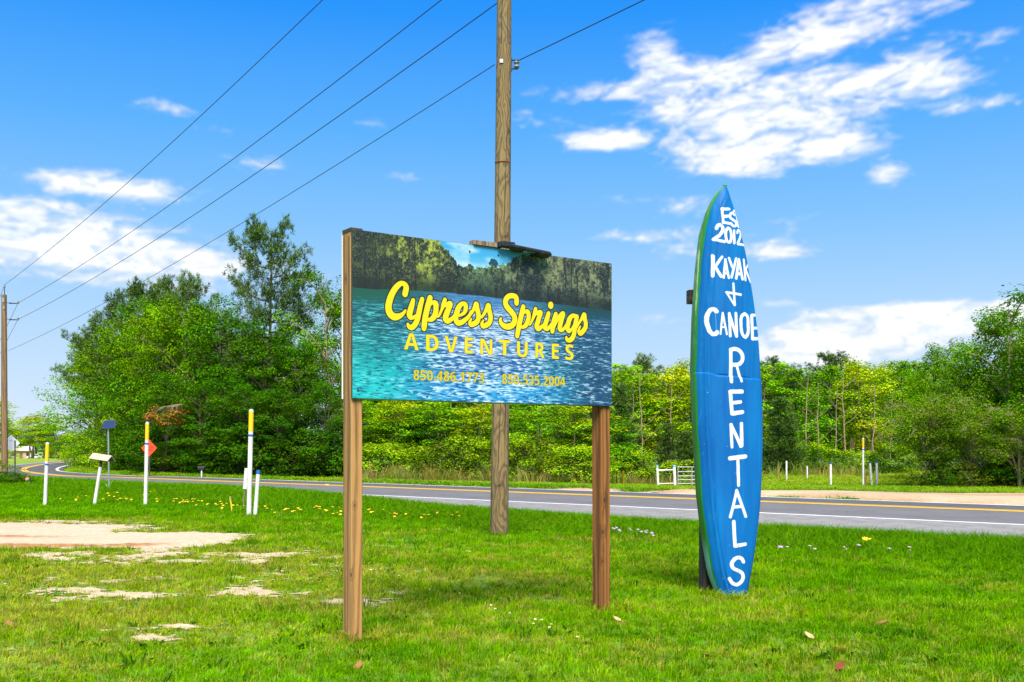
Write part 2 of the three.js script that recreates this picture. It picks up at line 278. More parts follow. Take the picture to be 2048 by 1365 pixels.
structure('sandy_patch', sheet(-15, -0.9, 7, 21, 0.035, sandField, (x, d, v) => {
  const clay = clamp(rutAt(x, d) * 1.1 + 0.5 * (fbm(x * 0.7, d * 2, 4, 33) - 0.45)), soil = 1 - ss(0, 0.28, v);
  return mix3(mix3([0.62, 0.49, 0.32], [0.42, 0.17, 0.05], clay), [0.46, 0.38, 0.17], soil * 0.6);
}, (x, d, v) => groundAt(x, d) + 0.007 + 0.04 * fbm(x * 2.2, d * 3.4, 4, 37) * ss(0, 0.5, v) - 0.03 * rutAt(x, d) * ss(0, 0.3, v) * ss(0.3, 0.9, v) + 0.008 * (1 + Math.sin(x * 26)) * rutAt(x, d) * ss(0.05, 0.3, v)), sandMat);
structure('dirt_apron', sheet(-3, 34, 10, 40, 0.16, apronField, (x, d, v) => mix3(mix3([0.62, 0.45, 0.27], [0.40, 0.22, 0.10], clamp(1.6 * (fbm(x * 0.5, d * 1.1, 4, 35) - 0.3))), [0.28, 0.23, 0.09], 0.7 * (1 - ss(0, 0.5, v))), (x, d, v) => groundAt(x, d) + 0.012 + 0.05 * ss(0, 0.6, v)), sandMat);
// lettering strokes measured in metres on their own boards: script on the sign [x, y, half width ...], brush strokes on the kayak [half width, x, y ...]
const SCRIPT = [[.43,.788,.0233,.44,.839,.0224,.429,.86,.0186,.399,.865,.0186,.365,.841,.0217,.325,.786,.024,.301,.728,.0257,.292,.675,.0266,.306,.633,.0276,.34,.612,.0268,.38,.619,.0209,.414,.641,.014,.434,.666,.0093],[.5,.748,.016,.488,.707,.0216,.474,.663,.0234,.468,.636,.0234,.479,.617,.0187,.502,.619,.0132,.529,.636,.0118],[.577,.762,.018,.562,.713,.0208,.548,.655,.0217,.534,.601,.0217,.514,.565,.0216,.487,.542,.0206,.464,.548,.0168,.454,.565,.0112],[.646,.778,.0219,.631,.727,.0238,.613,.664,.0238,.6,.606,.0237,.594,.557,.0228,.593,.541,.0199],[.641,.719,.0095,.667,.743,.0143,.693,.738,.023,.698,.705,.0221,.693,.665,.0221,.677,.633,.022,.652,.613,.0172,.626,.612,.0124],[.777,.775,.0164,.764,.737,.0184,.75,.7,.0125,.724,.649,.0096,.712,.636,.0058],[.768,.733,.0184,.797,.739,.0175,.823,.746,.0224,.81,.709,.0223,.792,.668,.0242,.781,.631,.0232,.797,.612,.0204,.828,.625,.0175,.857,.65,.0146,.876,.678,.0108],[.908,.662,.0098,.951,.688,.0148,.965,.725,.0197,.96,.754,.0178,.929,.754,.0177,.901,.725,.0216,.884,.683,.0235,.874,.637,.0225,.889,.606,.0215,.924,.611,.0206,.961,.634,.0178,.994,.664,.0149,1.015,.702,.0119],[.999,.669,.0109,1.023,.698,.0129,1.042,.731,.0149,1.061,.762,.0219,1.067,.733,.0229,1.079,.697,.021,1.083,.665,.021,1.071,.63,.021,1.037,.607,.0209,1.01,.601,.0189,1.002,.619,.0129,1.016,.645,.0079],[1.111,.665,.011,1.135,.694,.0131,1.154,.728,.0151,1.174,.759,.0222,1.179,.729,.0232,1.192,.694,.0212,1.196,.662,.0212,1.183,.626,.0212,1.149,.603,.0211,1.122,.597,.0191,1.113,.615,.013,1.128,.641,.008],[1.445,.802,.0218,1.445,.832,.0227,1.437,.851,.0209,1.405,.858,.0208,1.365,.847,.0216,1.34,.816,.0234,1.34,.783,.0234,1.365,.753,.0243,1.4,.723,.0244,1.425,.692,.0236,1.426,.655,.0245,1.401,.621,.0244,1.361,.607,.0243,1.321,.612,.0215,1.294,.634,.0179,1.288,.656,.0134,1.294,.67,.0089],[1.511,.777,.021,1.498,.73,.0228,1.481,.667,.0228,1.466,.608,.0228,1.456,.563,.0218,1.451,.538,.0191],[1.506,.718,.0091,1.531,.74,.0137,1.556,.738,.0211,1.565,.71,.0202,1.557,.668,.0211,1.539,.634,.0202,1.514,.616,.0155,1.486,.612,.0109],[1.634,.769,.0176,1.623,.73,.0176,1.608,.692,.0129,1.583,.645,.0083,1.574,.632,.0051],[1.634,.733,.0167,1.665,.742,.0186,1.684,.744,.0205,1.67,.705,.0214,1.655,.662,.0223,1.645,.628,.0222,1.66,.608,.0186,1.686,.622,.0168,1.712,.645,.0121],[1.765,.742,.0197,1.751,.702,.0225,1.735,.659,.0224,1.728,.627,.0224,1.749,.614,.0169,1.775,.632,.015,1.796,.659,.0122],[1.788,.815,.0263,1.787,.808,.0263],[1.84,.742,.0198,1.824,.698,.0217,1.811,.651,.0217,1.804,.6,.0207],[1.814,.614,.0094,1.843,.674,.0123,1.875,.723,.0171,1.914,.751,.0219,1.899,.703,.0228,1.886,.66,.0228,1.881,.626,.0218,1.902,.615,.0171,1.929,.634,.0133,1.95,.665,.0115],[2.052,.737,.0193,2.02,.744,.0173,1.987,.718,.0221,1.969,.674,.023,1.961,.631,.022,1.977,.613,.0192,2.004,.63,.0115,2.031,.67,.0096],[2.061,.738,.0203,2.05,.697,.0222,2.039,.645,.0222,2.031,.597,.0222,2.015,.558,.0221,1.983,.536,.0201,1.957,.538,.0163,1.949,.559,.0115],[2.058,.646,.0097,2.08,.682,.0116,2.107,.718,.0136,2.139,.757,.0224,2.143,.729,.0224,2.155,.695,.0205,2.153,.656,.0214,2.13,.625,.0214,2.097,.601,.0213,2.08,.615,.0155,2.084,.637,.0106,2.098,.659,.0078]];
const PAINT = [[.0137,-.129,3.64,-.121,3.51],[.0137,-.129,3.636,-.056,3.64],[.0137,-.125,3.565,-.059,3.574],[.0137,-.121,3.51,-.056,3.503],[.0124,.003,3.591,-.015,3.607,-.041,3.596,-.045,3.561,-.015,3.542,.018,3.523,.014,3.489,-.015,3.484,-.041,3.507],[.0124,0,3.632,.04,3.634],[.0124,.025,3.627,.047,3.483],[.0165,-.187,3.452,-.173,3.477,-.147,3.485,-.125,3.462,-.132,3.421,-.169,3.378,-.213,3.349],[.0151,-.213,3.349,-.162,3.341,-.11,3.332],[.0137,-.07,3.461,-.092,3.436,-.094,3.381,-.081,3.337,-.059,3.328,-.041,3.356,-.041,3.418,-.052,3.451,-.07,3.461],[.0124,-.008,3.44,-.008,3.323],[.0124,.029,3.421,.04,3.445,.062,3.443,.07,3.409,.051,3.36,.033,3.318,.066,3.316,.106,3.314],[.0178,-.22,3.195,-.219,3.01],[.0124,-.132,3.188,-.198,3.097],[.0151,-.198,3.097,-.14,3.006],[.0117,-.099,3.164,-.116,2.995],[.0117,-.099,3.164,-.065,2.995],[.011,-.11,3.037,-.074,3.038],[.0117,-.063,3.179,-.03,3.098],[.0137,.011,3.178,-.036,3.001],[.013,.04,3.172,.011,2.993],[.013,.04,3.172,.079,2.988],[.0124,.022,3.038,.066,3.036],[.0117,.095,3.174,.11,2.982],[.0103,.147,3.132,.114,3.082],[.0124,.114,3.082,.173,2.971],[.011,-.019,2.942,-.004,2.745],[.0117,-.089,2.859,.058,2.843],[.0096,-.09,2.859,-.008,2.742],[.0206,-.184,2.679,-.205,2.698,-.242,2.694,-.271,2.645,-.275,2.577,-.256,2.509,-.22,2.469,-.187,2.473,-.18,2.487],[.0096,-.125,2.666,-.143,2.471],[.0096,-.125,2.666,-.083,2.469],[.0089,-.136,2.533,-.096,2.534],[.0151,-.061,2.661,-.05,2.453],[.0137,-.061,2.661,.013,2.454],[.0137,.007,2.667,.016,2.451],[.0151,.099,2.666,.066,2.637,.06,2.558,.073,2.476,.103,2.446,.132,2.477,.136,2.56,.129,2.639,.099,2.666],[.0151,.177,2.654,.184,2.434],[.0151,.177,2.654,.225,2.66],[.013,.192,2.534,.243,2.539],[.0165,.184,2.434,.255,2.439],[.0172,-.045,2.326,-.041,2.028],[.0192,-.045,2.327,0,2.334,.047,2.315,.075,2.273,.072,2.225,.036,2.192,-.03,2.186],[.0137,.02,2.169,.064,2.033],[.0172,-.052,1.935,-.034,1.726],[.0192,-.052,1.934,.066,1.938],[.0185,-.037,1.829,.05,1.839],[.0206,-.03,1.728,.07,1.743],[.0158,-.047,1.625,-.036,1.418],[.0158,-.043,1.625,.058,1.424],[.0165,.062,1.635,.067,1.428],[.0213,-.052,1.311,.099,1.328],[.0172,.025,1.287,.033,1.06],[.0144,.013,1.009,-.05,.763],[.0158,.013,1.009,.109,.764],[.0158,-.008,.855,.066,.861],[.0178,-.017,.719,-.004,.492],[.0178,-.003,.492,.103,.507],[.0178,.084,.342,.066,.372,.029,.384,-.008,.369,-.036,.325,-.022,.287,.029,.261,.072,.233,.081,.191,.058,.152,.014,.131,-.03,.148,-.059,.188]];
// ------------------------------------------------------------------ wood
function woodTex(w, h, { light, dark, grey, knots = [], seed = 1, rings = 9, greyness = 0.3, streak = 1, metresHigh = 3, wave = 1 }) {
  const bump = new Float32Array(w * h);
  const map = dataTex(w, h, (x, y) => {
    let u = x / w, v = y / h * metresHigh, knot = 0;
    for (const [ku, kv, kr] of knots) { const mx = (x / w - ku) * 0.46, my = v - kv, q = Math.hypot(mx / 0.022, my / 0.075) * 0.14 / kr; u += Math.sign(mx || 1) * 0.05 * (kr / 0.14) * Math.exp(-q * q) * (1 - Math.exp(-((mx / 0.006) ** 2))); const kd = Math.hypot(mx, my * 0.6) / (0.1 * kr); knot = Math.max(knot, Math.exp(-(kd ** 2)), 0.35 * Math.exp(-((kd - 1.9) ** 2) * 3)); }
    const warp = (fbm(u * 4, v * 0.7 * wave, 4, seed) - 0.5) * 0.28 * wave, r = (u + warp) * rings, ring = Math.pow(0.5 + 0.5 * Math.sin(r * 6.283 + 2.4 * fbm(u * 6, v * 0.35, 3, seed + 3)), 1.6);
    const fibre = fbm(u * 90, v * 2.4, 3, seed + 5), fine = hash(Math.floor(u * w * 0.9), Math.floor(v * 26), seed + 7), stain = fbm(u * 3.1, v * 0.55, 4, seed + 9), pale = fbm(u * 5, v * 0.3 + 9, 4, seed + 12);
    const crack = ss(0.70, 0.78, fbm(u * 46 + 2.0 * warp, v * 0.42, 3, seed + 15));
    let c = mix3(light, dark, clamp(0.95 * ring * streak + 0.5 * (fibre - 0.5) + 0.75 * (stain - 0.42)));
    c = mix3(c, grey, clamp(greyness * (0.5 + 1.3 * (pale - 0.35) + 0.4 * (fine - 0.5))));
    c = mix3(c, dark.map((k) => k * 0.35), clamp(0.85 * crack + 0.92 * knot));
    bump[y * w + x] = clamp(0.55 + 0.25 * (fibre - 0.5) - 0.2 * ring - 0.6 * crack - 0.2 * knot);
    return c.map((k) => k * (0.92 + 0.16 * fine));
  });
  const b = dataTex(w, h, (x, y) => { const k = bump[y * w + x]; return [k, k, k]; }, false);
  return { map, bump: b };
}
function woodMat(opts, repU, repV, bumpScale = 0.004) { const t = woodTex(opts.w ?? 512, opts.h ?? 1024, opts); for (const k of [t.map, t.bump]) k.repeat.set(repU, repV); return new THREE.MeshStandardMaterial({ map: t.map, bumpMap: t.bump, bumpScale, roughness: 0.86 }); }
const tanWood = woodMat({ w: 512, h: 2048, light: [0.46, 0.235, 0.066], dark: [0.17, 0.068, 0.014], grey: [0.40, 0.235, 0.088], knots: [[0.28, 0.55, 0.12], [0.34, 1.05, 0.1], [0.62, 1.62, 0.16], [0.3, 2.1, 0.1], [0.75, 0.3, 0.1], [0.1, 2.7, 0.1]], seed: 11, rings: 7, greyness: 0.4 }, 1 / 0.45, 1 / 3);
const redWood = woodMat({ w: 512, h: 2048, light: [0.30, 0.11, 0.017], dark: [0.085, 0.026, 0.004], grey: [0.25, 0.115, 0.03], knots: [[0.3, 0.75, 0.16], [0.34, 1.02, 0.18], [0.62, 1.0, 0.18], [0.62, 0.55, 0.16], [0.3, 0.5, 0.12], [0.68, 1.75, 0.12], [0.4, 2.2, 0.16]], seed: 23, rings: 8, greyness: 0.25 }, 1 / 0.45, 1 / 3);
const poleWood = woodMat({ w: 512, h: 2048, light: [0.25, 0.165, 0.058], dark: [0.075, 0.045, 0.014], grey: [0.19, 0.15, 0.08], knots: [[0.75, 2.6, 0.16], [0.7, 0.9, 0.2]], seed: 37, rings: 11, greyness: 0.45, streak: 1.1, metresHigh: 4, wave: 2.2 }, 1 / 0.9, 1 / 4.0, 0.008);
const blackWood = woodMat({ w: 256, h: 512, light: [0.055, 0.038, 0.024], dark: [0.012, 0.008, 0.006], grey: [0.12, 0.095, 0.07], seed: 51, rings: 9, greyness: 0.3, metresHigh: 1.5 }, 1 / 0.5, 1 / 1.5, 0.008);
const greyWood = woodMat({ w: 256, h: 512, light: [0.30, 0.21, 0.11], dark: [0.09, 0.05, 0.02], grey: [0.25, 0.2, 0.14], seed: 61, rings: 6, greyness: 0.5, metresHigh: 1 }, 1 / 0.3, 1);
const blackMetal = std(rgb(0.018, 0.018, 0.02), 0.45), steel = std(rgb(0.42, 0.44, 0.46), 0.45, { metalness: 0.7 }), darkSteel = std(rgb(0.05, 0.05, 0.055), 0.6, { metalness: 0.3 });

// ------------------------------------------------------------------ the big printed sign
const SW = 2.44, SH = 1.22;
function signPrint() {
  const W = 2048, H = 1024, cv = document.createElement('canvas'); cv.width = W; cv.height = H;
  const g = cv.getContext('2d'), im = g.createImageData(W, H), k = W / SW;
  const skyline = [[0, 1.3], [0.7, 1.24], [0.735, 1.205], [0.8, 1.15], [0.86, 1.09], [0.93, 1.035], [1.0, 1.062], [1.06, 1.05], [1.115, 1.045], [1.19, 1.07], [1.26, 1.075], [1.334, 1.1], [1.44, 1.175], [1.55, 1.2], [1.66, 1.24], [2.5, 1.3]];
  const top = (u) => { for (let i = 1; i < skyline.length; i++) if (u <= skyline[i][0]) return lerp(skyline[i - 1][1], skyline[i][1], (u - skyline[i - 1][0]) / (skyline[i][0] - skyline[i - 1][0])); return 1.3; };
  for (let y = 0; y < H; y++) for (let x = 0; x < W; x++) {
    const u = x / k, v = SH - y / k, shore = 0.80 + 0.03 * ss(0, 0.75, u) - 0.012 * ss(1.6, 2.44, u) + 0.006 * (noise(u * 20, 1, 3) - 0.5);
    let c;
    if (v > shore) {
      const edge = top(u) + 0.05 * (fbm(u * 26, v * 20, 4, 5) - 0.5) + 0.03 * (noise(u * 90, v * 70, 6) - 0.5);
      const cyp = Math.abs(u - 1.217) < 0.008 + 0.05 * ss(0.1, 0.8, noise(v * 34, u * 8, 7)) * ss(1.06, 1.1, v) && v < 1.135;
      if (v > edge && !cyp) {
        const cl = ss(0.45, 0.75, fbm(u * 3.2, v * 9, 4, 12)); c = mix3([62, 170, 232], [205, 230, 244], clamp(cl * 0.9 + 0.5 * (1 - ss(1.02, 1.16, v))));
        if (u < 1.0 && v < 1.17) c = mix3(c, [230, 240, 245], 0.25);
      } else {
        const leaf = 0.55 * fbm(u * 58, v * 50, 4, 21) + 0.45 * fbm(u * 17, v * 13, 3, 22), fine = hash(x >> 1, y >> 1, 3), patch = fbm(u * 5, v * 4, 3, 25), stem = ss(0.66, 0.74, fbm(u * 42, v * 1.4, 3, 28)), depth = ss(shore, shore + 0.22, v);
        const left = 1 - ss(0.75, 1.0, u), right = ss(1.15, 1.5, u);
        let hi = mix3([118, 156, 96], [166, 180, 62], left); hi = mix3(hi, [160, 156, 112], right * (0.3 + 0.6 * patch));
        const lo = mix3([16, 32, 36], [20, 36, 30], left);
        let l = clamp((leaf - 0.42) * 3.6 + (fine - 0.5) * 1.0 + (patch - 0.5) * 1.3) * (0.2 + 0.8 * depth);
        if (left > 0.5) l *= 0.5 + 0.7 * ss(0.15, 0.4, u); l *= 0.95; 
        c = mix3(lo, hi, l); c = mix3(c, [26, 24, 24], stem * 0.9 * (0.5 + 0.5 * hash(Math.floor(u * 60), 0, 3)));
        if (fine > 0.955 && depth > 0.3) c = mix3(c, [228, 226, 196], 0.6);
        if (cyp && v > edge) c = [22, 70, 96];
      }
    } else {
      const t = (shore - v) / shore, f = 1 / (0.05 + t), rip = fbm(u * 8 * Math.pow(f, 0.3), v * 30 * Math.pow(f, 0.5), 4, 41), wav = fbm(u * 26 + rip * 2.5, v * 120 * Math.pow(f, 0.3), 4, 43), big = fbm(u * 3, v * 7, 3, 47);
      const left = 1 - ss(0.2, 0.9, u + 0.2 * (rip - 0.5)), right = ss(1.45, 2.25, u + 0.3 * (1 - t) * 0 + 0.25 * (rip - 0.5)), mid = clamp(1 - left - right);
      const deep = mix3(mix3([0, 88, 98], [0, 192, 200], ss(0.2, 0.9, t)), [34, 104, 176], mid), tone = mix3(deep, [12, 74, 116], right);
      let hi = mix3([96, 214, 224], [222, 236, 255], mid); hi = mix3(hi, [196, 220, 242], right);
      const near = ss(0.62, 0.9, t) * mid; const blue = mix3(tone, mix3([20, 128, 214], [36, 170, 222], big), near);
      const l = clamp((wav - 0.49) * 3.2 + (rip - 0.5) * 1.7 + mid * 0.42 - right * 0.16 - left * 0.1 - near * 0.25);
      c = mix3(blue, hi, clamp(l * (0.35 + 0.65 * ss(0.03, 0.16, t))));
      if (wav < 0.36 && t > 0.12) c = mix3(c, [8, 46, 96], 0.55);
      const green = (1 - ss(0.02, 0.17, t)) * (0.9 - mid * 0.85); c = mix3(c, mix3([18, 84, 62], [10, 60, 64], right), green * 0.85);
      if (hash(x >> 1, y >> 1, 8) > 0.99 && t > 0.1) c = mix3(c, [240, 246, 252], 0.5);
    }
    const o = (y * W + x) * 4; for (let q = 0; q < 3; q++) im.data[o + q] = c[q] * 0.86; im.data[o + 3] = 255;
  }
  g.putImageData(im, 0, 0);
  // script lettering: brush strokes of changing width, dark rim first, yellow over it
  const strokes = SCRIPT.map((s) => { const P = []; for (let i = 0; i < s.length; i += 3) P.push(new THREE.Vector3(s[i] * k, (SH - s[i + 1]) * k, s[i + 2] * k)); return new THREE.CatmullRomCurve3(P, false, 'centripetal').getPoints(P.length * 24); });
  for (const [grow, fill] of [[7.5, '#101c06'], [0, '#dcc200']]) { g.fillStyle = fill; for (const s of strokes) for (const p of s) { g.beginPath(); g.arc(p.x, p.y, p.z + grow, 0, 7); g.fill(); } }
  // spaced capitals: each letter from its left edge to its right, 0.375 to 0.498 m up the board
  const caps = [['A', 0.422, 0.548], ['D', 0.609, 0.722], ['V', 0.774, 0.892], ['E', 0.954, 1.031], ['N', 1.098, 1.213], ['T', 1.274, 1.386], ['U', 1.449, 1.556], ['R', 1.63, 1.728], ['E', 1.798, 1.873], ['S', 1.937, 2.026]];
  const fit = (text, x0, x1, y0, y1, px, rim) => { g.font = `bold ${px}px sans-serif`; const m = g.measureText(text), sx = (x1 - x0) * k / (m.actualBoundingBoxRight + m.actualBoundingBoxLeft), sy = (y1 - y0) * k / (m.actualBoundingBoxAscent + m.actualBoundingBoxDescent); g.save(); g.translate(x0 * k, (SH - y0) * k); g.scale(sx, sy); g.translate(m.actualBoundingBoxLeft, -m.actualBoundingBoxDescent); g.lineJoin = 'round'; g.lineWidth = rim / Math.sqrt(sx * sy); g.strokeStyle = '#26330a'; g.strokeText(text, 0, 0); g.fillStyle = px < 100 ? '#bfac04' : '#d6be00'; g.fillText(text, 0, 0); g.restore(); };
  for (const [c, x0, x1] of caps) fit(c, x0, x1, c === 'S' || c === 'U' ? 0.37 : 0.374, c === 'S' ? 0.5 : 0.497, 110, 4);
  fit('850.486.1773', 0.501, 1.137, 0.149, 0.228, 84, 4); fit('850.535.2004', 1.302, 1.938, 0.149, 0.229, 84, 4);
  return canvasTex(cv);
}
{
  // the board runs from the near left post to the far right post
  const L = [-1.151, 7.39], R = [0.855, 8.78], turn = Math.atan2(R[1] - L[1], R[0] - L[0]);     // turned away on the right
  const s = thing('roadside_sign', 'large printed sign with yellow script over a blue spring, on two timber posts', 'sign', L[0], 0, -L[1], turn);
  // local axes: x along the board, z towards the reader; the board's face is z = 0
  part('post', move(upright(rect(0.092, 0.138, 0.007), 3.028, 12, (t) => [0.003 * Math.sin(t * 4), 0.002 * Math.cos(t * 5), 1]), 0.047, -0.06, -0.092), tanWood, s);
  part('post', move(upright(rect(0.092, 0.138, 0.007), 2.99, 12, (t) => [0.004 * Math.sin(t * 3 + 1), 0.002 * Math.cos(t * 4), 1]), SW - 0.047, -0.06, -0.092), redWood, s);
  const edge = std(rgb(0.03, 0.035, 0.03), 0.6);
  const panel = part('panel', box(SW, SH, 0.018, SW / 2, 1.766 + SH / 2, -0.0105, 0.002), edge, s);
  const face = new THREE.PlaneGeometry(SW - 0.004, SH - 0.004); face.translate(SW / 2, 1.766 + SH / 2, 0);
  part('printed_face', face, new THREE.MeshPhysicalMaterial({ map: signPrint(), roughness: 0.55 }), panel);
  part('back_panel', box(SW, SH, 0.014, SW / 2, 1.766 + SH / 2, -0.171, 0.002), std(rgb(0.75, 0.75, 0.72), 0.6), s);
  part('post_cap', box(0.096, 0.034, 0.145, 0.047, 2.986, -0.094, 0.004), std(rgb(0.045, 0.033, 0.022), 0.9), s);
  const screw = new THREE.SphereGeometry(0.009, 8, 6);
  for (const [x, y] of [[1.0, 1.165], [1.268, 1.165], [0.045, 1.15], [0.045, 0.06], [2.39, 1.15], [2.39, 0.06], [0.62, 0.03], [2.39, 0.6]]) part('screw', move(screw.clone().scale(1, 1, 0.4), x, 1.766 + y, 0.001), darkSteel, s);

  // solar floodlight fixed to a lath on the board's top edge
  const lamp = thing('solar_floodlight', 'black solar floodlight on a wooden lath atop the printed sign', 'lamp', L[0], 0, -L[1], turn);
  const top = 1.766 + SH;
  part('lath', move(upright(rect(0.26, 0.075, 0.008), 0.034, 1), 1.16, top + 0.004, -0.02), greyWood, lamp);
  part('bracket', joined([box(0.13, 0.044, 0.07, 1.325, top + 0.03, 0.03, 0.008), box(0.05, 0.04, 0.12, 1.275, top + 0.024, -0.01, 0.006)]), blackMetal, lamp);
  const cell = box(0.36, 0.012, 0.24, 0, 0, 0, 0.005); cell.rotateZ(-0.05); cell.rotateX(0.2); cell.translate(1.53, top + 0.034, -0.02);
  const panelMesh = part('solar_panel', cell, std(rgb(0.03, 0.05, 0.08), 0.18), lamp);
  const rim = box(0.375, 0.02, 0.255, 0, -0.009, 0, 0.005); rim.rotateZ(-0.05); rim.rotateX(0.2); rim.translate(1.53, top + 0.034, -0.02); part('panel_frame', rim, blackMetal, panelMesh);
  for (const [x, y] of [[1.415, -0.008], [1.665, -0.028]]) { const h = new THREE.SphereGeometry(0.085, 14, 8, 0, Math.PI * 2, Math.PI / 2, Math.PI / 2); h.scale(0.9, 0.45, 0.7); h.translate(x, top + y + 0.02, 0.06); part('lamp_head', h, blackMetal, lamp); }
}
// ------------------------------------------------------------------ kayak stood on end
const table = (rows) => (y) => { if (y <= rows[0][0]) return rows[0][1]; for (let i = 1; i < rows.length; i++) if (y <= rows[i][0]) { const [a, p] = rows[i - 1], [b, q] = rows[i]; return lerp(p, q, (y - a) / (b - a)); } return rows[rows.length - 1][1]; };
const kayakLeft = table([[-0.1, -0.09], [0.004, -0.118], [0.089, -0.147], [0.26, -0.2], [0.459, -0.236], [0.688, -0.272], [0.959, -0.307], [1.163, -0.321], [1.368, -0.333], [1.619, -0.352], [1.958, -0.364], [2.298, -0.36], [2.618, -0.352], [2.753, -0.344], [2.917, -0.332], [3.098, -0.317], [3.29, -0.296], [3.428, -0.278], [3.497, -0.262], [3.621, -0.233], [3.704, -0.203], [3.796, -0.155], [3.85, -0.105], [3.872, -0.082]]);
const kayakRight = table([[-0.1, 0.105], [0.029, 0.143], [0.148, 0.169], [0.333, 0.205], [0.516, 0.234], [0.784, 0.268], [0.92, 0.281], [1.162, 0.294], [1.457, 0.302], [1.759, 0.299], [2.07, 0.288], [2.312, 0.27], [2.493, 0.254], [2.837, 0.203], [3.034, 0.169], [3.265, 0.124], [3.455, 0.073], [3.645, 0.014], [3.76, -0.031], [3.84, -0.062], [3.872, -0.076]]);
{
  const KH = 3.872, phi = 12 * Math.PI / 180;
  const kx = 2.0795, kd = 9.62;
  const kayak = thing('kayak', 'blue and green kayak stood on end, hand painted with white rental lettering', 'kayak', kx, 0, -kd, phi);
  const k = 480, cw = 400, ch = 1920;                   // texels: 0.83 m by 4 m of hull
  const U = (x) => (x + 0.4167) * k, V = (y) => ch - (y + 0.08) * k;
  const cv = document.createElement('canvas'); cv.width = cw; cv.height = ch; const g = cv.getContext('2d'), im = g.createImageData(cw, ch);
  for (let y = 0; y < ch; y++) for (let x = 0; x < cw; x++) {
    const hx = x / k - 0.4167, hy = (ch - y) / k - 0.08, brush = fbm(hx * 40, hy * 2.2, 4, 3), blot = fbm(hx * 5, hy * 1.4, 4, 9), fine = hash(x, y, 4);
    let c = mix3([0, 76, 150], [0, 104, 174], clamp(0.6 + 1.2 * (blot - 0.5) + 0.7 * (brush - 0.5))); c = mix3(c, [4, 64, 140], clamp((fine - 0.93) * 4) * 0.35);
    const lo = hx - kayakLeft(hy) - 0.012 * (fbm(hy * 9, 2, 3, 6) - 0.45); if (lo < 0.009) c = mix3([26, 120, 30], [34, 140, 24], brush);
    const o = (y * cw + x) * 4; im.data[o] = c[0]; im.data[o + 1] = c[1]; im.data[o + 2] = c[2]; im.data[o + 3] = 255;
  }
  g.putImageData(im, 0, 0);
  const rr = rng(5); g.lineCap = 'round'; g.lineJoin = 'round';
  for (const s of PAINT) {                              // each brush stroke in several bristle passes, so that its edge wavers
    const pts = []; for (let i = 1; i < s.length; i += 2) pts.push(new THREE.Vector3(U(s[i]), V(s[i + 1]), 0));
    const P = pts.length > 2 ? new THREE.CatmullRomCurve3(pts).getPoints(pts.length * 8) : [0, 0.25, 0.5, 0.75, 1].map((t) => pts[0].clone().lerp(pts[1], t));
    for (let b = 0; b < 7; b++) {
      const ox = (rr() - 0.5) * s[0] * k * 0.5, oy = (rr() - 0.5) * s[0] * k * 0.4; g.strokeStyle = ['#cfcfd2', '#c8c9cd', '#d6d6d8'][b % 3]; g.lineWidth = s[0] * k * (1.38 + 0.35 * rr());
      g.beginPath(); P.forEach((p, i) => { const w = (rr() - 0.5) * 1.6; i ? g.lineTo(p.x + ox + w, p.y + oy + w) : g.moveTo(p.x + ox, p.y + oy); }); g.stroke();
    }
  }
  g.strokeStyle = 'rgba(70,80,110,.8)'; g.lineWidth = 1.6; g.beginPath(); g.moveTo(U(0.034), V(0.50)); g.lineTo(U(0.034), V(0.23)); g.stroke();
  for (let i = 0; i < 140; i++) { const y = 4 * rr(), lo = kayakLeft(y), hi = kayakRight(y), x = rr() < 0.6 ? lerp(lo, lo + 0.12, rr()) : lerp(lo, hi, rr()), L = 0.01 + 0.09 * rr() * rr(); g.strokeStyle = rr() < 0.6 ? 'rgba(150,190,225,.35)' : 'rgba(6,50,110,.4)'; g.lineWidth = 0.5 + 0.9 * rr(); g.beginPath(); g.moveTo(U(x), V(y)); g.lineTo(U(x + 0.02 * (rr() - 0.5)), V(y + L)); g.stroke(); }
  for (let i = 0; i < 60; i++) { g.fillStyle = rr() < 0.5 ? '#dfe9f2' : '#7fb4dd'; const x = -0.3 + 0.6 * rr(), y = rr() < 0.5 ? 0.05 + 0.2 * rr() : 0.4 + 3.2 * rr(); g.fillRect(U(x), V(y), 1 + 3 * rr() * rr(), 1 + 2 * rr()); }
  g.strokeStyle = '#c9dcec'; g.lineWidth = 1; g.beginPath(); g.moveTo(U(-0.2), V(2.70)); g.lineTo(U(-0.19), V(2.6)); g.lineTo(U(-0.185), V(2.5)); g.stroke();
  const paint = canvasTex(cv);
  // hull bottom: a shallow face with two stiffening ridges beside the left chine and a bent seam across the middle
  const seam = table([[-0.4, 2.115], [-0.256, 2.105], [-0.184, 2.087], [-0.059, 2.082], [0.036, 2.073], [0.147, 2.061], [0.27, 2.049]]);
  const rings = [], left = [], right = [], levels = []; const M = 64; for (let y = -0.06; y < KH - 0.001; y += y > 2.02 && y < 2.14 ? 0.005 : 0.028) levels.push(y); levels.push(KH);
  for (const y of levels) {
    const a = kayakLeft(y), b = kayakRight(y), w = b - a, thin = clamp(w / 0.35), row = [];
    for (let i = 0; i <= M; i++) {
      const t = i / M, x = lerp(a, b, t), dl = (x - a), dr = (b - x);
      let z = 0.035 * thin * (1 - (2 * t - 1) ** 2) - 0.055 * thin * Math.exp(-dl / 0.035) - 0.02 * thin * Math.exp(-dr / 0.015);
      z += thin * (0.013 * Math.exp(-(((dl - 0.072) / 0.012) ** 2)) + 0.012 * Math.exp(-(((dl - 0.108) / 0.012) ** 2)));
      const s = y - seam(x); z += -0.014 * ss(-0.004, 0.006, s) * Math.exp(-Math.max(0, s) / 0.25) - 0.012 * Math.exp(-((s / 0.007) ** 2)) * ss(0.1, 0.7, noise(x * 9, 3, 2));
      z += 0.004 * (fbm(x * 6, y * 2.5, 3, 77) - 0.5); row.push([x, y, z]);
    }
    rings.push(row);
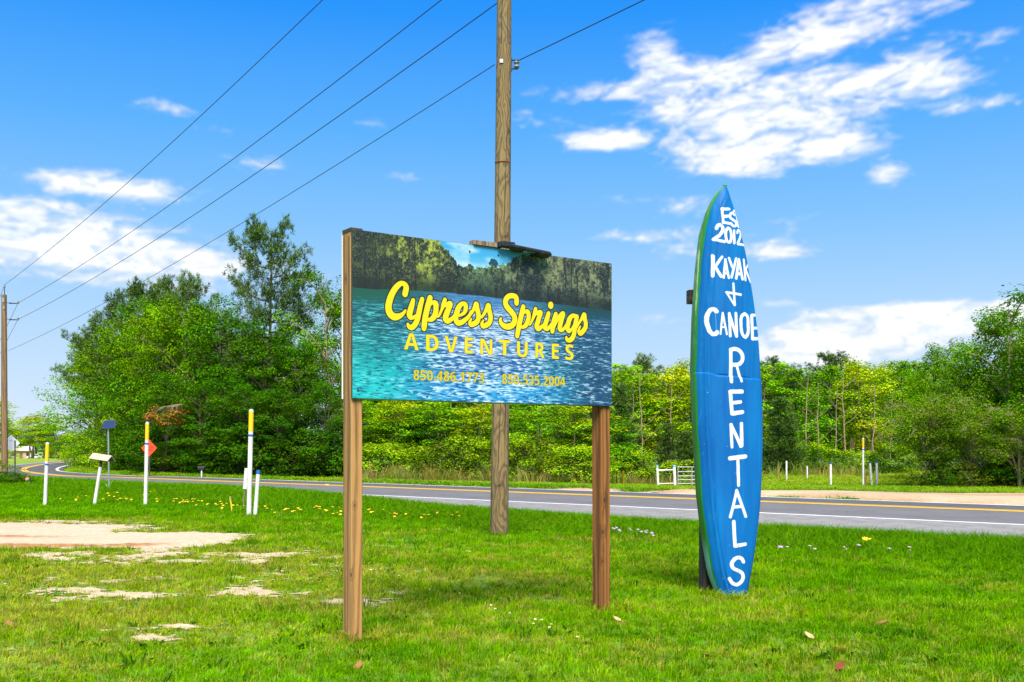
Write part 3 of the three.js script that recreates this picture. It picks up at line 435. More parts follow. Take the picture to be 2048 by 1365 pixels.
    const D = 0.17 * thin + 0.035, L = [], Rr = [];
    for (let i = 0; i <= 8; i++) { const t = i / 8, p = row[0], q = row[M]; const out = 0.018 * Math.sin(t * Math.PI) * thin; L.unshift([p[0] - out + 0.05 * t * t * thin, y, p[2] - D * t]); Rr.push([q[0] + out * 0.6 - 0.05 * t * t * thin, y, q[2] - D * t]); }
    left.push(L); right.push(Rr);
  }
  const planar = (p) => [(p[0] + 0.4167) / (cw / k), (p[1] + 0.08) / (ch / k)];
  part('hull', loft(rings, { closed: false, uv: planar, crease: 0.6 }), new THREE.MeshPhysicalMaterial({ map: paint, roughness: 0.55, specularIntensity: 0.45, clearcoat: 0.05, clearcoatRoughness: 0.4 }), kayak);
  const sideTex = dataTex(256, 1024, (x, y) => { const u = x / 256, v = y / 1024 * 4, wear = ss(0.6, 0.7, fbm(u * 9, v * 5, 4, 66)) * ss(1.9, 3.0, v), top = ss(2.4, 2.9, v), low = 1 - ss(0.35, 0.6, v); let c = mix3([0.012, 0.13, 0.008], [0.03, 0.22, 0.012], fbm(u * 12, v * 3, 4, 6)); c = mix3(c, [0.22, 0.42, 0.03], top * 0.5 * fbm(u * 5, v * 8, 3, 68) * 1.6); c = mix3(c, [0.62, 0.72, 0.4], wear * 0.75 * (0.3 + 0.7 * top)); return mix3(c, [0.3, 0.55, 0.48], low * 0.7); }, true, false);
  const sideUV = (p, i, j) => [i / 8, p[1] / 4];
  const sideMat = new THREE.MeshPhysicalMaterial({ map: sideTex, roughness: 0.5, clearcoat: 0.15 });
  part('side', loft(left, { closed: false, uv: sideUV }), sideMat, kayak);
  part('side', loft(right, { closed: false, uv: sideUV }), sideMat, kayak);
  const deckRings = left.map((L, j) => { const a = L[0], b = right[j][8]; return Array.from({ length: 9 }, (_, i) => { const t = i / 8; return [lerp(b[0], a[0], t), a[1], lerp(b[2], a[2], t) - 0.05 * Math.sin(t * Math.PI) * clamp((right[j][0][0] - L[8][0]) / 0.35)]; }); });
  part('deck', loft(deckRings, { closed: false, uv: sideUV }), sideMat, kayak);
  part('tip', move(new THREE.SphereGeometry(0.018, 10, 8).scale(1, 0.8, 1.2), -0.079, KH - 0.004, -0.02), std(rgb(0.05, 0.26, 0.03), 0.5), kayak);

  const sup = thing('kayak_support', 'blackened timber post with cross blocks holding up the painted kayak', 'post', kx, 0, -kd, phi);
  part('post', move(upright(rect(0.155, 0.13, 0.012), 2.9, 8, (t) => [0.02 * t, 0.004 * Math.sin(t * 6), 1]), -0.115, -0.08, -0.335), blackWood, sup);
  const block = upright(rect(0.13, 0.09, 0.006), 0.5, 2); block.rotateZ(Math.PI / 2); part('cross_block', move(block, 0.175, 2.86, -0.325), blackWood, sup).position.set(0, 0, 0.0);
  part('cross_block', box(0.075, 0.095, 0.06, -0.185, 0.70, -0.262), std(rgb(0.34, 0.15, 0.03), 0.8), sup);
}

// ------------------------------------------------------------------ utility poles and their wires
const shaftAt = (h, lean, wob) => (t) => [lean * t + wob * Math.sin(t * 5), wob * Math.cos(t * 4), lerp(1, 0.74, t)];
const insulator = (() => { const p = [[0, 0], [0.03, 0], [0.05, 0.015], [0.05, 0.035], [0.028, 0.05], [0.028, 0.065], [0.05, 0.08], [0.05, 0.1], [0.03, 0.115], [0, 0.115]].map(([x, y]) => new THREE.Vector2(x, y)); return new THREE.LatheGeometry(p, 12); })();
const porcelain = std(rgb(0.22, 0.23, 0.25), 0.3);
const POLE = { x: AX(998, 16.6), d: 16.6, h: 11.4, lean: 0.115 };
{
  const p = thing('utility_pole', 'tall weathered timber utility pole standing behind the printed sign', 'utility pole', POLE.x, -0.1, -POLE.d);
  part('shaft', upright(circle(0.148, 20), POLE.h, 40, shaftAt(POLE.h, POLE.lean, 0.006)), poleWood, p);
  const y4 = 7.62, ax = 0.13 + POLE.lean * y4 / POLE.h;
  const b = part('bracket', joined([box(0.13, 0.012, 0.05, ax + 0.04, y4 + 0.16, 0), box(0.13, 0.012, 0.05, ax + 0.04, y4 + 0.02, 0), box(0.012, 0.22, 0.05, ax + 0.0, y4 + 0.09, 0)]), darkSteel, p);
  part('insulator', move(insulator.clone(), ax + 0.08, y4 + 0.03, 0), porcelain, b);
  part('bolt_plate', box(0.06, 0.06, 0.02, 0.04, 7.72, 0.118), steel, p);
  part('rusty_band', move(new THREE.TorusGeometry(0.127, 0.006, 6, 30, Math.PI).rotateX(-Math.PI / 2).rotateY(Math.PI).rotateX(0.08), 0.06, 6.12, 0.004), std(rgb(0.26, 0.05, 0.015), 0.9), p);
  part('rusty_band', move(new THREE.TorusGeometry(0.136, 0.005, 6, 30, Math.PI).rotateX(-Math.PI / 2).rotateY(Math.PI).rotateX(0.06), 0.045, 4.63, 0.004), std(rgb(0.2, 0.06, 0.02), 0.9), p);
  for (const [y, h] of [[8.95, 0], [9.75, 0]]) { const arm = part('arm', box(0.34, 0.05, 0.05, 0.27, y, 0), darkSteel, p); part('insulator', move(insulator.clone(), 0.42, y + 0.02, 0), porcelain, arm); }
  part('top_pin', joined([box(0.03, 0.35, 0.03, 0.12, 11.45, 0)]), darkSteel, p); part('insulator', move(insulator.clone(), 0.12, 11.6, 0), porcelain, p);
}
const LEFT = { x: AX(8, 47), d: 47 };
{
  const p = thing('utility_pole', 'brown utility pole with two side arms beside the road bend', 'utility pole', LEFT.x, groundAt(LEFT.x, LEFT.d) - 0.1, -LEFT.d);
  const gy = groundAt(LEFT.x, LEFT.d) - 0.1, H = 8.41 - gy;
  part('shaft', upright(circle(0.15, 14), H, 16, (t) => [-0.02 * t, 0, lerp(1, 0.76, t)]), woodMat({ w: 256, h: 1024, light: [0.27, 0.15, 0.065], dark: [0.10, 0.05, 0.02], grey: [0.2, 0.13, 0.075], seed: 83, rings: 9, greyness: 0.5, metresHigh: 4 }, 1 / 0.9, 0.25, 0.008), p);
  for (const y of [8.02, 7.27]) { const arm = part('arm', joined([box(0.42, 0.045, 0.045, 0.42, y - gy, 0), box(0.28, 0.02, 0.03, 0.2, y - gy + 0.03, 0)]), darkSteel, p); part('insulator', move(insulator.clone(), 0.62, y - gy - 0.02, 0), porcelain, arm); }
  part('top_pin', box(0.03, 0.4, 0.03, 0, H + 0.18, 0), darkSteel, p); part('insulator', move(insulator.clone(), 0, H + 0.33, 0), porcelain, p);
  part('tag_plate', box(0.09, 0.2, 0.02, 0, H - 0.25, 0.118), steel, p); part('tag_plate', box(0.07, 0.14, 0.02, 0.03, H - 0.6, 0.12), steel, p);
}
const wireMat = std(rgb(0.02, 0.02, 0.022), 0.6);
function wire(a, b, sag, r, label, name = 'overhead_wire') {
  const P = []; for (let i = 0; i <= 40; i++) { const t = i / 40; P.push([lerp(a[0], b[0], t), lerp(a[1], b[1], t) - 4 * sag * t * (1 - t), lerp(a[2], b[2], t)]); }
  return solo(name, tubeGeo(P, r, r, 5), wireMat, label, 'wire', 'wires strung between the utility poles');
}
{
  const n = POLE, L = LEFT, run = [0.583, 0.812];
  const beyond = (x, y) => [x + run[0] * 34, y + 0.2, -(n.d - run[1] * 34)];
  const set = [['topmost wire from the roadside pole top, running over the trees', [L.x, 8.87, -L.d], [n.x + 0.12, 11.58, -n.d], 0.38], ['upper side wire from the roadside pole\'s higher arm', [L.x + 0.62, 8.04, -L.d], [n.x + 0.42, 9.72, -n.d], 0.37], ['lower side wire from the roadside pole\'s lower arm', [L.x + 0.62, 7.29, -L.d], [n.x + 0.42, 8.93, -n.d], 0.36]];
  for (const [label, a, b, sag] of set) { wire(a, b, sag, 0.009, label); wire(b, beyond(b[0], b[1]), 0.35, 0.009, label.replace('from the', 'past the tall pole, off the')); wire(a, [-77 + (a[0] - L.x), a[1] - 1.2, -141], 0.9, 0.009, label.replace('from the', 'past the bend, off the')); }
  const y4 = 7.57; wire([L.x + 0.17, 5.85, -L.d], [n.x - 0.07, y4, -n.d + 0.1], 0.3, 0.007, 'thin lowest wire tied to the tall pole below the others');
  wire([n.x + 0.29, y4 + 0.08, -n.d + 0.03], beyond(n.x + 0.29, y4 + 0.05), 0.25, 0.008, 'wire leaving the spool insulator on the tall pole');
}

// ------------------------------------------------------------------ marker posts, small signs and fittings on the verge
const whitePlastic = new THREE.MeshStandardMaterial({ map: (() => { const t = dataTex(128, 512, (x, y) => mix3([0.70, 0.68, 0.64], [0.50, 0.48, 0.44], clamp(1.7 * (fbm(x / 20, y / 60, 4, 90) - 0.42)))); t.repeat.set(3, 0.5); return t; })(), roughness: 0.55 });
const bluePlastic = std(rgb(0.008, 0.11, 0.42), 0.5), skyPlastic = std(rgb(0.28, 0.55, 0.85), 0.45), brownMetal = std(rgb(0.16, 0.05, 0.015), 0.85), yellowPlastic = std(rgb(0.78, 0.5, 0.01), 0.55);
const warnPrint = (() => { const cv = document.createElement('canvas'); cv.width = 128; cv.height = 256; const g = cv.getContext('2d'); g.fillStyle = '#eabb08'; g.fillRect(0, 0, 128, 256); g.fillStyle = '#4a3c08'; for (let i = 0; i < 9; i++) g.fillRect(92, 16 + i * 26, 9, 12); return canvasTex(cv); })();
const yellowPrint = new THREE.MeshStandardMaterial({ map: warnPrint, roughness: 0.55 });
function markerPost(px, d, h, r, leanPx, label, group) {
  const x = AX(px, d), m = thing('marker_post', label, 'marker post', x, groundAt(x, d), -d, 0, group), lean = leanPx;
  const turn = (g) => { g.rotateZ(-lean); return g; };
  part('shaft', turn(upright(circle(r, 16), h - 0.53, 4, () => [0, 0, 1], -0.05)), whitePlastic, m);
  part('blue_band', turn(upright(circle(r * 1.03, 16), 0.045, 1, () => [0, 0, 1], h - 0.58)), bluePlastic, m);
  part('white_band', turn(upright(circle(r, 16), 0.06, 1, () => [0, 0, 1], h - 0.535)), whitePlastic, m);
  const s = turn(new THREE.CylinderGeometry(r * 1.02, r * 1.02, 0.41, 18, 1).translate(0, h - 0.27, 0)); part('yellow_sleeve', s, yellowPrint, m);
  part('dome_cap', turn(new THREE.SphereGeometry(r * 1.02, 16, 8, 0, 7, 0, Math.PI / 2).scale(1, 0.9, 1).translate(0, h - 0.065, 0)), skyPlastic, m);
  return m;
}
const mg = 'white marker posts with yellow tops';
markerPost(89, 24.4, 1.56, 0.042, 0.04, 'white marker post with yellow top near the road bend, shortest of its kind', mg);
markerPost(290, 24.9, 2.06, 0.045, 0.024, 'white marker post with yellow top, in front of the orange diamond sign', mg);
markerPost(497, 20.8, 2.21, 0.048, 0.024, 'tall white marker post with yellow top, beside the blue-capped post', mg);
markerPost(1727, 47, 2.26, 0.045, 0.0, 'white marker post with yellow top, across the road by the short posts', mg);
function cappedPost(px, d, h, r, lean, cap, capMat, mat, label, name = 'capped_post', group) {
  const x = AX(px, d), m = thing(name, label, 'post', x, groundAt(x, d), -d, 0, group), turn = (g) => g.rotateZ(-lean);
  part('shaft', turn(upright(circle(r, 14), h - cap + 0.05, 3, () => [0, 0, 1], -0.05)), mat, m);
  if (cap > 0) part('cap', turn(upright(circle(r * 1.06, 14), cap, 2, (t) => [0, 0, t > 0.9 ? 0.92 : 1], h - cap)), capMat, m);
  return m;
}
cappedPost(509.5, 20.85, 0.95, 0.041, 0.075, 0.08, bluePlastic, whitePlastic, 'short leaning white post with a blue cap beside the tall marker');
const oldWhite = new THREE.MeshStandardMaterial({ map: (() => { const t = dataTex(128, 256, (x, y) => mix3([0.74, 0.73, 0.7], [0.34, 0.27, 0.17], clamp(3 * (fbm(x / 12, y / 22, 4, 95) - 0.5)))); t.repeat.set(3, 0.8); return t; })(), roughness: 0.85 });
const dullBlue = std(rgb(0.03, 0.10, 0.22), 0.7), fadedBlue = std(rgb(0.22, 0.48, 0.58), 0.7);
cappedPost(1662, 47.5, 1.12, 0.055, 0.0, 0.11, dullBlue, oldWhite, 'lone white post with a blue cap in the far grass');
cappedPost(1744.5, 47.2, 1.13, 0.05, -0.08, 0.05, dullBlue, oldWhite, 'stained leaning white post between the tall marker and a blue-capped post');
cappedPost(1755, 47.6, 1.2, 0.055, -0.02, 0.11, dullBlue, oldWhite, 'white post with a blue cap, beside the stained leaning post');
cappedPost(1731, 47.4, 0.45, 0.05, -0.02, 0.0, dullBlue, std(rgb(0.30, 0.10, 0.07), 0.9), 'short rust red post right behind the far marker', 'rusty_post');
cappedPost(1573.5, 56, 1.12, 0.05, 0, 0.0, dullBlue, oldWhite, 'bare pale post before the far woodland grass', 'pale_post');
cappedPost(1615, 58, 0.8, 0.04, 0, 0.0, dullBlue, oldWhite, 'small bare pale post, right of the other pale post', 'pale_post');
cappedPost(1247, 60, 0.95, 0.06, -0.01, 0.0, dullBlue, yellowPlastic, 'yellow bollard in the grass left of the farm gate', 'yellow_bollard');
{
  const st = (px, d, h) => { const x = AX(px, d); const m = solo('fence_stake', upright(circle(0.025, 6), h + 0.05, 1, () => [0, 0, 1], -0.05), darkSteel, px < 1300 ? 'thin dark fence stake left of the yellow bollard' : 'thin grey fence stake left of the white brace posts', 'stake'); m.position.set(x, groundAt(x, d), -d); }; st(1233.5, 61, 1.1); st(1308.5, 61, 0.85);
}
{ // yellow stake among the dandelions
  const d = 22.2, x = AX(464, d), m = thing('survey_stake', 'thin yellow survey stake among the yellow flowers', 'stake', x, groundAt(x, d), -d);
  part('stake', upright(rect(0.028, 0.01, 0.002), 0.36, 2, () => [0, 0, 1], -0.04).rotateZ(0.14), yellowPlastic, m); part('head', box(0.034, 0.09, 0.014, -0.046, 0.30, 0).rotateZ(0.0), std(rgb(0.35, 0.3, 0.1), 0.8), m);
}
{ // leaning wooden box on a white post
  const d = 25.2, x = AX(188, d), m = thing('tilted_box_stand', 'leaning white post carrying a weathered pale roof-shaped box', 'mailbox', x, groundAt(x, d), -d, 0), L = 0.155;
  part('post', upright(circle(0.042, 14), 1.0, 3, () => [0, 0, 1], -0.05).rotateZ(-L), whitePlastic, m);
  part('collar', upright(circle(0.032, 10), 0.2, 2, (t) => [0, 0, lerp(1, 1.15, t)], 0.93).rotateZ(-L), brownMetal, m);
  const gr = new THREE.Group(); gr.name = 'gable_box'; m.add(gr); gr.position.set(0.185, 1.11, 0); gr.rotation.set(0, -0.25, -0.13);
  const gable = new THREE.Shape(); gable.moveTo(-0.14, 0); gable.lineTo(0.14, 0); gable.lineTo(0.0, 0.12); gable.lineTo(-0.14, 0);
  part('gable_body', new THREE.ExtrudeGeometry(gable, { depth: 0.48, bevelEnabled: false }).translate(0, 0.0, -0.24).rotateY(Math.PI / 2), brownMetal, gr);
  const roofTex = dataTex(256, 128, (a, b) => mix3([0.5, 0.41, 0.30], [0.26, 0.13, 0.07], clamp(2.4 * (fbm(a / 26, b / 9, 4, 99) - 0.52)))), roofMat = new THREE.MeshStandardMaterial({ map: roofTex, roughness: 0.9 });
  for (const sgn of [1, -1]) part('roof_board', new THREE.BoxGeometry(0.53, 0.2, 0.016).rotateX(-sgn * 0.86).translate(0, 0.07, sgn * 0.078), roofMat, gr);
}
{ // small solar panel on a galvanised pole
  const d = 32.2, x = AX(217.5, d), m = thing('solar_pole', 'thin galvanised pole topped by a tilted blue solar panel', 'solar panel', x, groundAt(x, d), -d);
  part('pole', upright(circle(0.027, 10), 2.0, 3, (t) => [-0.03 * t, 0, 1], -0.08), steel, m);
  const f = new THREE.Group(); f.name = 'panel'; m.add(f); f.position.set(0.0, 2.02, 0.0); f.rotation.set(0.92, 0.1, -0.02);
  part('frame', box(0.40, 0.022, 0.32), darkSteel, f); part('cells', box(0.375, 0.006, 0.295, 0, 0.0135, 0, 0.001), std(rgb(0.012, 0.03, 0.10), 0.25), f);
  part('base_stub', upright(circle(0.02, 8), 0.22, 1, () => [0, 0, 1], 0).rotateZ(0.35).translate(-0.02, -0.05, 0.02), steel, m);
}
{ // guard of a guy anchor behind the tall marker
  const d = 23.2, x = AX(486, d), m = thing('guy_guard', 'grey-white cable guard on a leaning rod behind the tall marker', 'cable guard', x, groundAt(x, d), -d);
  part('guard', upright(rect(0.09, 0.07, 0.02), 0.47, 2, () => [0, 0, 1], 0.46).rotateZ(-0.085), oldWhite, m);
  part('rod', tubeGeo([[0, -0.05, 0], [0.012, 0.15, 0.0], [0.0, 0.25, 0.01], [0.03, 0.34, 0], [0.035, 0.5, 0]], 0.014, 0.014, 6), std(rgb(0.22, 0.17, 0.10), 0.8), m);
}
{ // orange diamond across the road
  const d = 52, x = AX(297.5, d), gy = groundAt(x, d), m = thing('diamond_sign', 'orange diamond work sign reading uneven lanes before the dark trees', 'sign', x, gy, -d, -0.2), cy = EYE - 1 * d / 2054 - gy;
  const cv = document.createElement('canvas'); cv.width = cv.height = 256; const g = cv.getContext('2d'); g.fillStyle = '#f4481a'; g.fillRect(0, 0, 256, 256); g.translate(128, 128); g.rotate(Math.PI / 4); g.fillStyle = '#2a0f08'; g.font = 'bold 50px sans-serif'; g.textAlign = 'center'; g.fillText('UNEVEN', 0, -4); g.fillText('LANES', 0, 50);
  part('post', upright(rect(0.05, 0.05, 0.004), cy + 0.3, 1, () => [0, 0, 1], -0.05).translate(0.0, 0, -0.04), std(rgb(0.06, 0.04, 0.03), 0.8), m);
  const pl = part('plate', box(0.62, 0.62, 0.012).rotateZ(Math.PI / 4).translate(0, cy, 0), std(rgb(0.8, 0.1, 0.015), 0.6), m);
  part('printed_face', new THREE.PlaneGeometry(0.61, 0.61).rotateZ(Math.PI / 4).translate(0, cy, 0.0085), new THREE.MeshStandardMaterial({ map: canvasTex(cv), roughness: 0.55 }), pl);
}
{ // the blank back of a diamond warning sign by the bend
  const d = 47.6, x = AX(29, d), gy = groundAt(x, d), m = thing('diamond_sign', 'blank pale back of a diamond road sign on a dark post by the bend', 'sign', x, gy, -d, 0.12), cy = EYE + 9 * d / 2054 - gy;
  part('post', upright(rect(0.055, 0.04, 0.004), cy + 0.18, 1, () => [0, 0, 1], -0.05), std(rgb(0.035, 0.045, 0.045), 0.6), m);
  const pl = part('plate', box(0.56, 0.56, 0.008).rotateZ(Math.PI / 4).translate(-0.19, cy, -0.04), std(rgb(0.62, 0.65, 0.7), 0.5, { metalness: 0.15 }), m);
  for (let i = 0; i < 5; i++) part('stamp', box(0.022, 0.03, 0.003, -0.24 + i * 0.034, cy + 0.11, -0.034, 0.0005), std(rgb(0.25, 0.27, 0.3), 0.7), pl);
}
{ // mailbox-size fitting across the road
  const d = 51, x = AX(402.5, d), m = thing('mailbox', 'small black mailbox on a pale post before the far trees', 'mailbox', x, groundAt(x, d), -d, 0.3);
  part('post', upright(rect(0.06, 0.06, 0.005), 0.52, 1, () => [0, 0, 1], -0.05), oldWhite, m);
  const b = new THREE.Shape(); b.moveTo(-0.09, 0); b.lineTo(0.09, 0); b.lineTo(0.09, 0.08); b.absarc(0, 0.08, 0.09, 0, Math.PI); part('box', new THREE.ExtrudeGeometry(b, { depth: 0.34, bevelEnabled: false, curveSegments: 8 }).translate(0, 0.47, -0.17).rotateY(1.2), blackMetal, m);
}
{ // pink flag on a wire by the bush
  const d = 34, x = AX(57, d), m = thing('marker_flag', 'small pink marker flag beside the bush under the roadside pole', 'flag', x, groundAt(x, d), -d);
  part('wire_stem', upright(circle(0.006, 5), 0.4, 1, () => [0, 0, 1], -0.05), steel, m); part('flag', box(0.11, 0.08, 0.004, 0.055, 0.3, 0, 0.001).rotateZ(0.4), std(rgb(0.8, 0.22, 0.25), 0.8), m);
}
{ // farm gate with its brace posts
  const d = 61, gy = groundAt(AX(1330, d), d), s = d / 2054, pipe = std(rgb(0.48, 0.51, 0.56), 0.45, { metalness: 0.45 });
  const br = thing('brace_fence', 'white H-shaped brace of two blue-capped timber posts beside the farm gate', 'fence', AX(1317, d), groundAt(AX(1317, d), d), -d);
  const W = (1350.5 - 1317) * s;
  const a = part('post', upright(circle(0.075, 12), 1.25, 3, (t) => [-0.07 * t, 0, 1], -0.08), oldWhite, br), b = part('post', upright(circle(0.09, 12), 1.28, 3, (t) => [-0.05 * t, 0, 1], -0.08).translate(W, 0, 0), oldWhite, br);
  part('cap', upright(circle(0.078, 12), 0.16, 1, () => [0, 0, 1], 1.17).translate(-0.07, 0, 0), fadedBlue, a); part('cap', upright(circle(0.093, 12), 0.15, 1, () => [0, 0, 1], 1.2).translate(W - 0.05, 0, 0), fadedBlue, b);
  part('rail', tubeGeo([[-0.02, 1.02, 0], [W / 2, 1.03, 0], [W - 0.06, 1.05, 0]], 0.05, 0.045, 8), oldWhite, br); part('rail', tubeGeo([[0.04, 0.22, 0], [W / 2, 0.23, 0], [W, 0.25, 0]], 0.035, 0.035, 8), oldWhite, br);
  const gt = thing('farm_gate', 'galvanised tube farm gate half hidden behind the kayak', 'gate', AX(1356, d), gy, -d, 0.12), GW = 3.6;
  for (let i = 0; i < 6; i++) { const y = 0.02 + [0, 0.22, 0.44, 0.67, 0.92, 1.2][i]; part('rail', tubeGeo([[0, y, 0], [GW, y, 0]], 0.024, 0.024, 8), pipe, gt); }
  for (const x of [0, 0.86, 1.75, 2.65, GW]) part('stile', tubeGeo([[x, 0.02, 0.03], [x, 1.22, 0.03]], x === 0 || x === GW ? 0.022 : 0.03, 0.025, 8), pipe, gt);
}
// ------------------------------------------------------------------ trees
const leafMat = new THREE.MeshPhysicalMaterial({ vertexColors: true, roughness: 0.95, transmission: 0.3, thickness: 0, specularIntensity: 0.02, side: THREE.DoubleSide });
const needleMat = new THREE.MeshStandardMaterial({ vertexColors: true, roughness: 0.8, side: THREE.DoubleSide });
const barkTex = (a, b, seed) => { const t = dataTex(128, 256, (x, y) => mix3(a, b, clamp(0.5 + 1.8 * (fbm(x / 7, y / 26, 4, seed) - 0.5)))); t.repeat.set(3, 0.7); return t; };
const barkBrown = new THREE.MeshStandardMaterial({ map: barkTex([0.05, 0.036, 0.024], [0.17, 0.125, 0.085], 4), roughness: 0.95 });
const barkPale = new THREE.MeshStandardMaterial({ map: barkTex([0.13, 0.095, 0.05], [0.37, 0.285, 0.165], 14), roughness: 0.95 });
class Leaves {
  constructor(size) { this.pos = new Float32Array(size * 12); this.col = new Float32Array(size * 12); this.n = 0; this.max = size; }
  add(x, y, z, nx, ny, nz, ax, ay, az, len, wid, fold, c) {          // a folded leaf: base, left, tip, right
    if (this.n >= this.max) return; const o = this.n++ * 12, P = this.pos, sx = ny * az - nz * ay, sy = nz * ax - nx * az, sz = nx * ay - ny * ax;
    const hw = wid / 2, f = fold * hw;
    P[o] = x; P[o + 1] = y; P[o + 2] = z;
    P[o + 3] = x + ax * len * 0.45 + sx * hw + nx * f; P[o + 4] = y + ay * len * 0.45 + sy * hw + ny * f; P[o + 5] = z + az * len * 0.45 + sz * hw + nz * f;
    P[o + 6] = x + ax * len; P[o + 7] = y + ay * len; P[o + 8] = z + az * len;
    P[o + 9] = x + ax * len * 0.45 - sx * hw + nx * f; P[o + 10] = y + ay * len * 0.45 - sy * hw + ny * f; P[o + 11] = z + az * len * 0.45 - sz * hw + nz * f;
    for (let k = 0; k < 4; k++) { this.col[o + k * 3] = c[0]; this.col[o + k * 3 + 1] = c[1]; this.col[o + k * 3 + 2] = c[2]; }
  }
  geometry() {
    const g = new THREE.BufferGeometry(), n = this.n, idx = new Uint32Array(n * 6);
    for (let i = 0; i < n; i++) idx.set([i * 4, i * 4 + 1, i * 4 + 2, i * 4, i * 4 + 2, i * 4 + 3], i * 6);
    g.setAttribute('position', new THREE.BufferAttribute(this.pos.slice(0, n * 12), 3)); g.setAttribute('color', new THREE.BufferAttribute(this.col.slice(0, n * 12), 3)); g.setIndex(new THREE.BufferAttribute(idx, 1)); return g;
  }
}
function leafBlob(out, r, cx, cy, cz, R, squash, count, size, tint, droop = 0.25) {       // one clump of leaves round a twig end
  for (let i = 0; i < count; i++) {
    let x, y, z, q; do { x = 2 * r() - 1; y = 2 * r() - 1; z = 2 * r() - 1; q = x * x + y * y + z * z; } while (q > 1 || q < 0.02);
    const m = Math.sqrt(q), rr = Math.pow(m, 0.55) / m; x *= rr; y *= rr; z *= rr;
    let nx = x * 0.55 + (r() - 0.5) * 1.1, ny = y * 0.4 + 0.75 + (r() - 0.5) * 0.7, nz = z * 0.55 + (r() - 0.5) * 1.1; let l = Math.hypot(nx, ny, nz); nx /= l; ny /= l; nz /= l;
    let ax = r() - 0.5 + x * 0.4, ay = r() - 0.5 - droop, az = r() - 0.5 + z * 0.4; const d = ax * nx + ay * ny + az * nz; ax -= d * nx; ay -= d * ny; az -= d * nz; l = Math.hypot(ax, ay, az) || 1; ax /= l; ay /= l; az /= l;
    const s = size * (0.7 + 0.6 * r()), v = 0.78 + 0.44 * r(), w = r();
    out.add(cx + x * R, cy + y * R * squash, cz + z * R, nx, ny, nz, ax, ay, az, s, s * 0.62, 0.25, [tint[0] * v * (0.85 + 0.35 * w), tint[1] * v, tint[2] * v * (1.1 - 0.3 * w)]);
  }
}
function limbTube(list, pts, r0, r1, sides = 5) { list.push(tubeGeo(pts, r0, r1, sides)); }
function broadleaf({ h, r: R, base = 0.15, clumps = 120, per = 120, size = 0.15, clumpR = 0.75, tint, seed, bark = barkBrown, trunkR = 0.16, stems = 1, profile, limbs = 26, spread = 0.6, droop, squash = 0.6, boughs = 22, boughR = 1.45 }) {
  const r = rng(seed), out = new Leaves(clumps * per), wood = [], trunks = [];
  for (let s = 0; s < stems; s++) {
    const lx = (r() - 0.5) * R * 0.35 + (s ? (r() - 0.5) * R : 0), lz = (r() - 0.5) * R * 0.35, pts = [];
    for (let i = 0; i <= 7; i++) { const t = i / 7; pts.push([lx * t + 0.12 * Math.sin(t * 5 + s) * (h / 9), -0.15 + t * h * 0.86, lz * t + 0.1 * Math.cos(t * 4 + s * 2) - 0.1]); }
    trunks.push(pts); limbTube(wood, pts, trunkR * (s ? 0.7 : 1), 0.03, 7);
  }
  const prof = profile ?? ((t) => Math.pow(Math.sin(Math.PI * clamp(0.12 + 0.83 * t)), 0.75)), lobe = (a, t) => 0.7 + 0.6 * fbm(a * 1.4 + 7, t * 3.2, 3, seed);
  const onTrunk = (trunk, y) => { const k = Math.min(6.999, clamp(y / (h * 0.86)) * 7), p0 = trunk[Math.floor(k)], p1 = trunk[Math.ceil(k)], f = k - Math.floor(k); return [lerp(p0[0], p1[0], f), y, lerp(p0[2], p1[2], f)]; };
  const bough = [];
  for (let b = 0; b < boughs; b++) {                       // boughs spread round the trunk, each a flattened mass of twigs with air between it and the next
    const t = (b + 0.15 + 0.7 * r()) / boughs, a = b * 2.39996 + 0.7 * r(), y = h * (base + (0.97 - base) * t), rad = R * prof(t) * lobe(a, t) * (0.35 + 0.5 * Math.pow(r(), spread)), trunk = trunks[b % stems], o = onTrunk(trunk, y);
    const c = [o[0] + Math.cos(a) * rad, y, o[2] + Math.sin(a) * rad], br = boughR * (0.75 + 0.55 * r()) * (t > 0.85 ? 0.75 : 1), v = 0.72 + 0.5 * r(), warm = r();
    const q = Math.max(0.4, y - rad * 0.65 - 0.3), s0 = onTrunk(trunk, q);
    limbTube(wood, [s0, [lerp(s0[0], c[0], 0.5), lerp(q, y, 0.62), lerp(s0[2], c[2], 0.5)], c], trunkR * 0.36, 0.022, 5);
    bough.push({ c, br, tint: [tint[0] * v * (0.8 + 0.45 * warm), tint[1] * v, tint[2] * v] });
  }
  for (let i = 0; i < clumps; i++) {
    const g = bough[i % boughs]; let x, y, z, q; do { x = 2 * r() - 1; y = 2 * r() - 1; z = 2 * r() - 1; q = x * x + y * y + z * z; } while (q > 1 || q < 0.1);
    const m = Math.pow(q, -0.2), p = [g.c[0] + x * m * g.br, g.c[1] + (y * m * 0.5 + 0.12) * g.br, g.c[2] + z * m * g.br], cr = clumpR * (0.6 + 0.7 * r()), v = 0.8 + 0.4 * r();
    leafBlob(out, r, p[0], p[1], p[2], cr, squash, Math.round(per * (0.6 + 0.8 * r())), size, g.tint.map((k) => k * v), droop);
    if (i < limbs) limbTube(wood, [g.c, [lerp(g.c[0], p[0], 0.6), lerp(g.c[1], p[1], 0.4), lerp(g.c[2], p[2], 0.6)], p], 0.02, 0.006, 3);
  }
  return { crown: out.geometry(), trunk: joined(wood), bark };
}
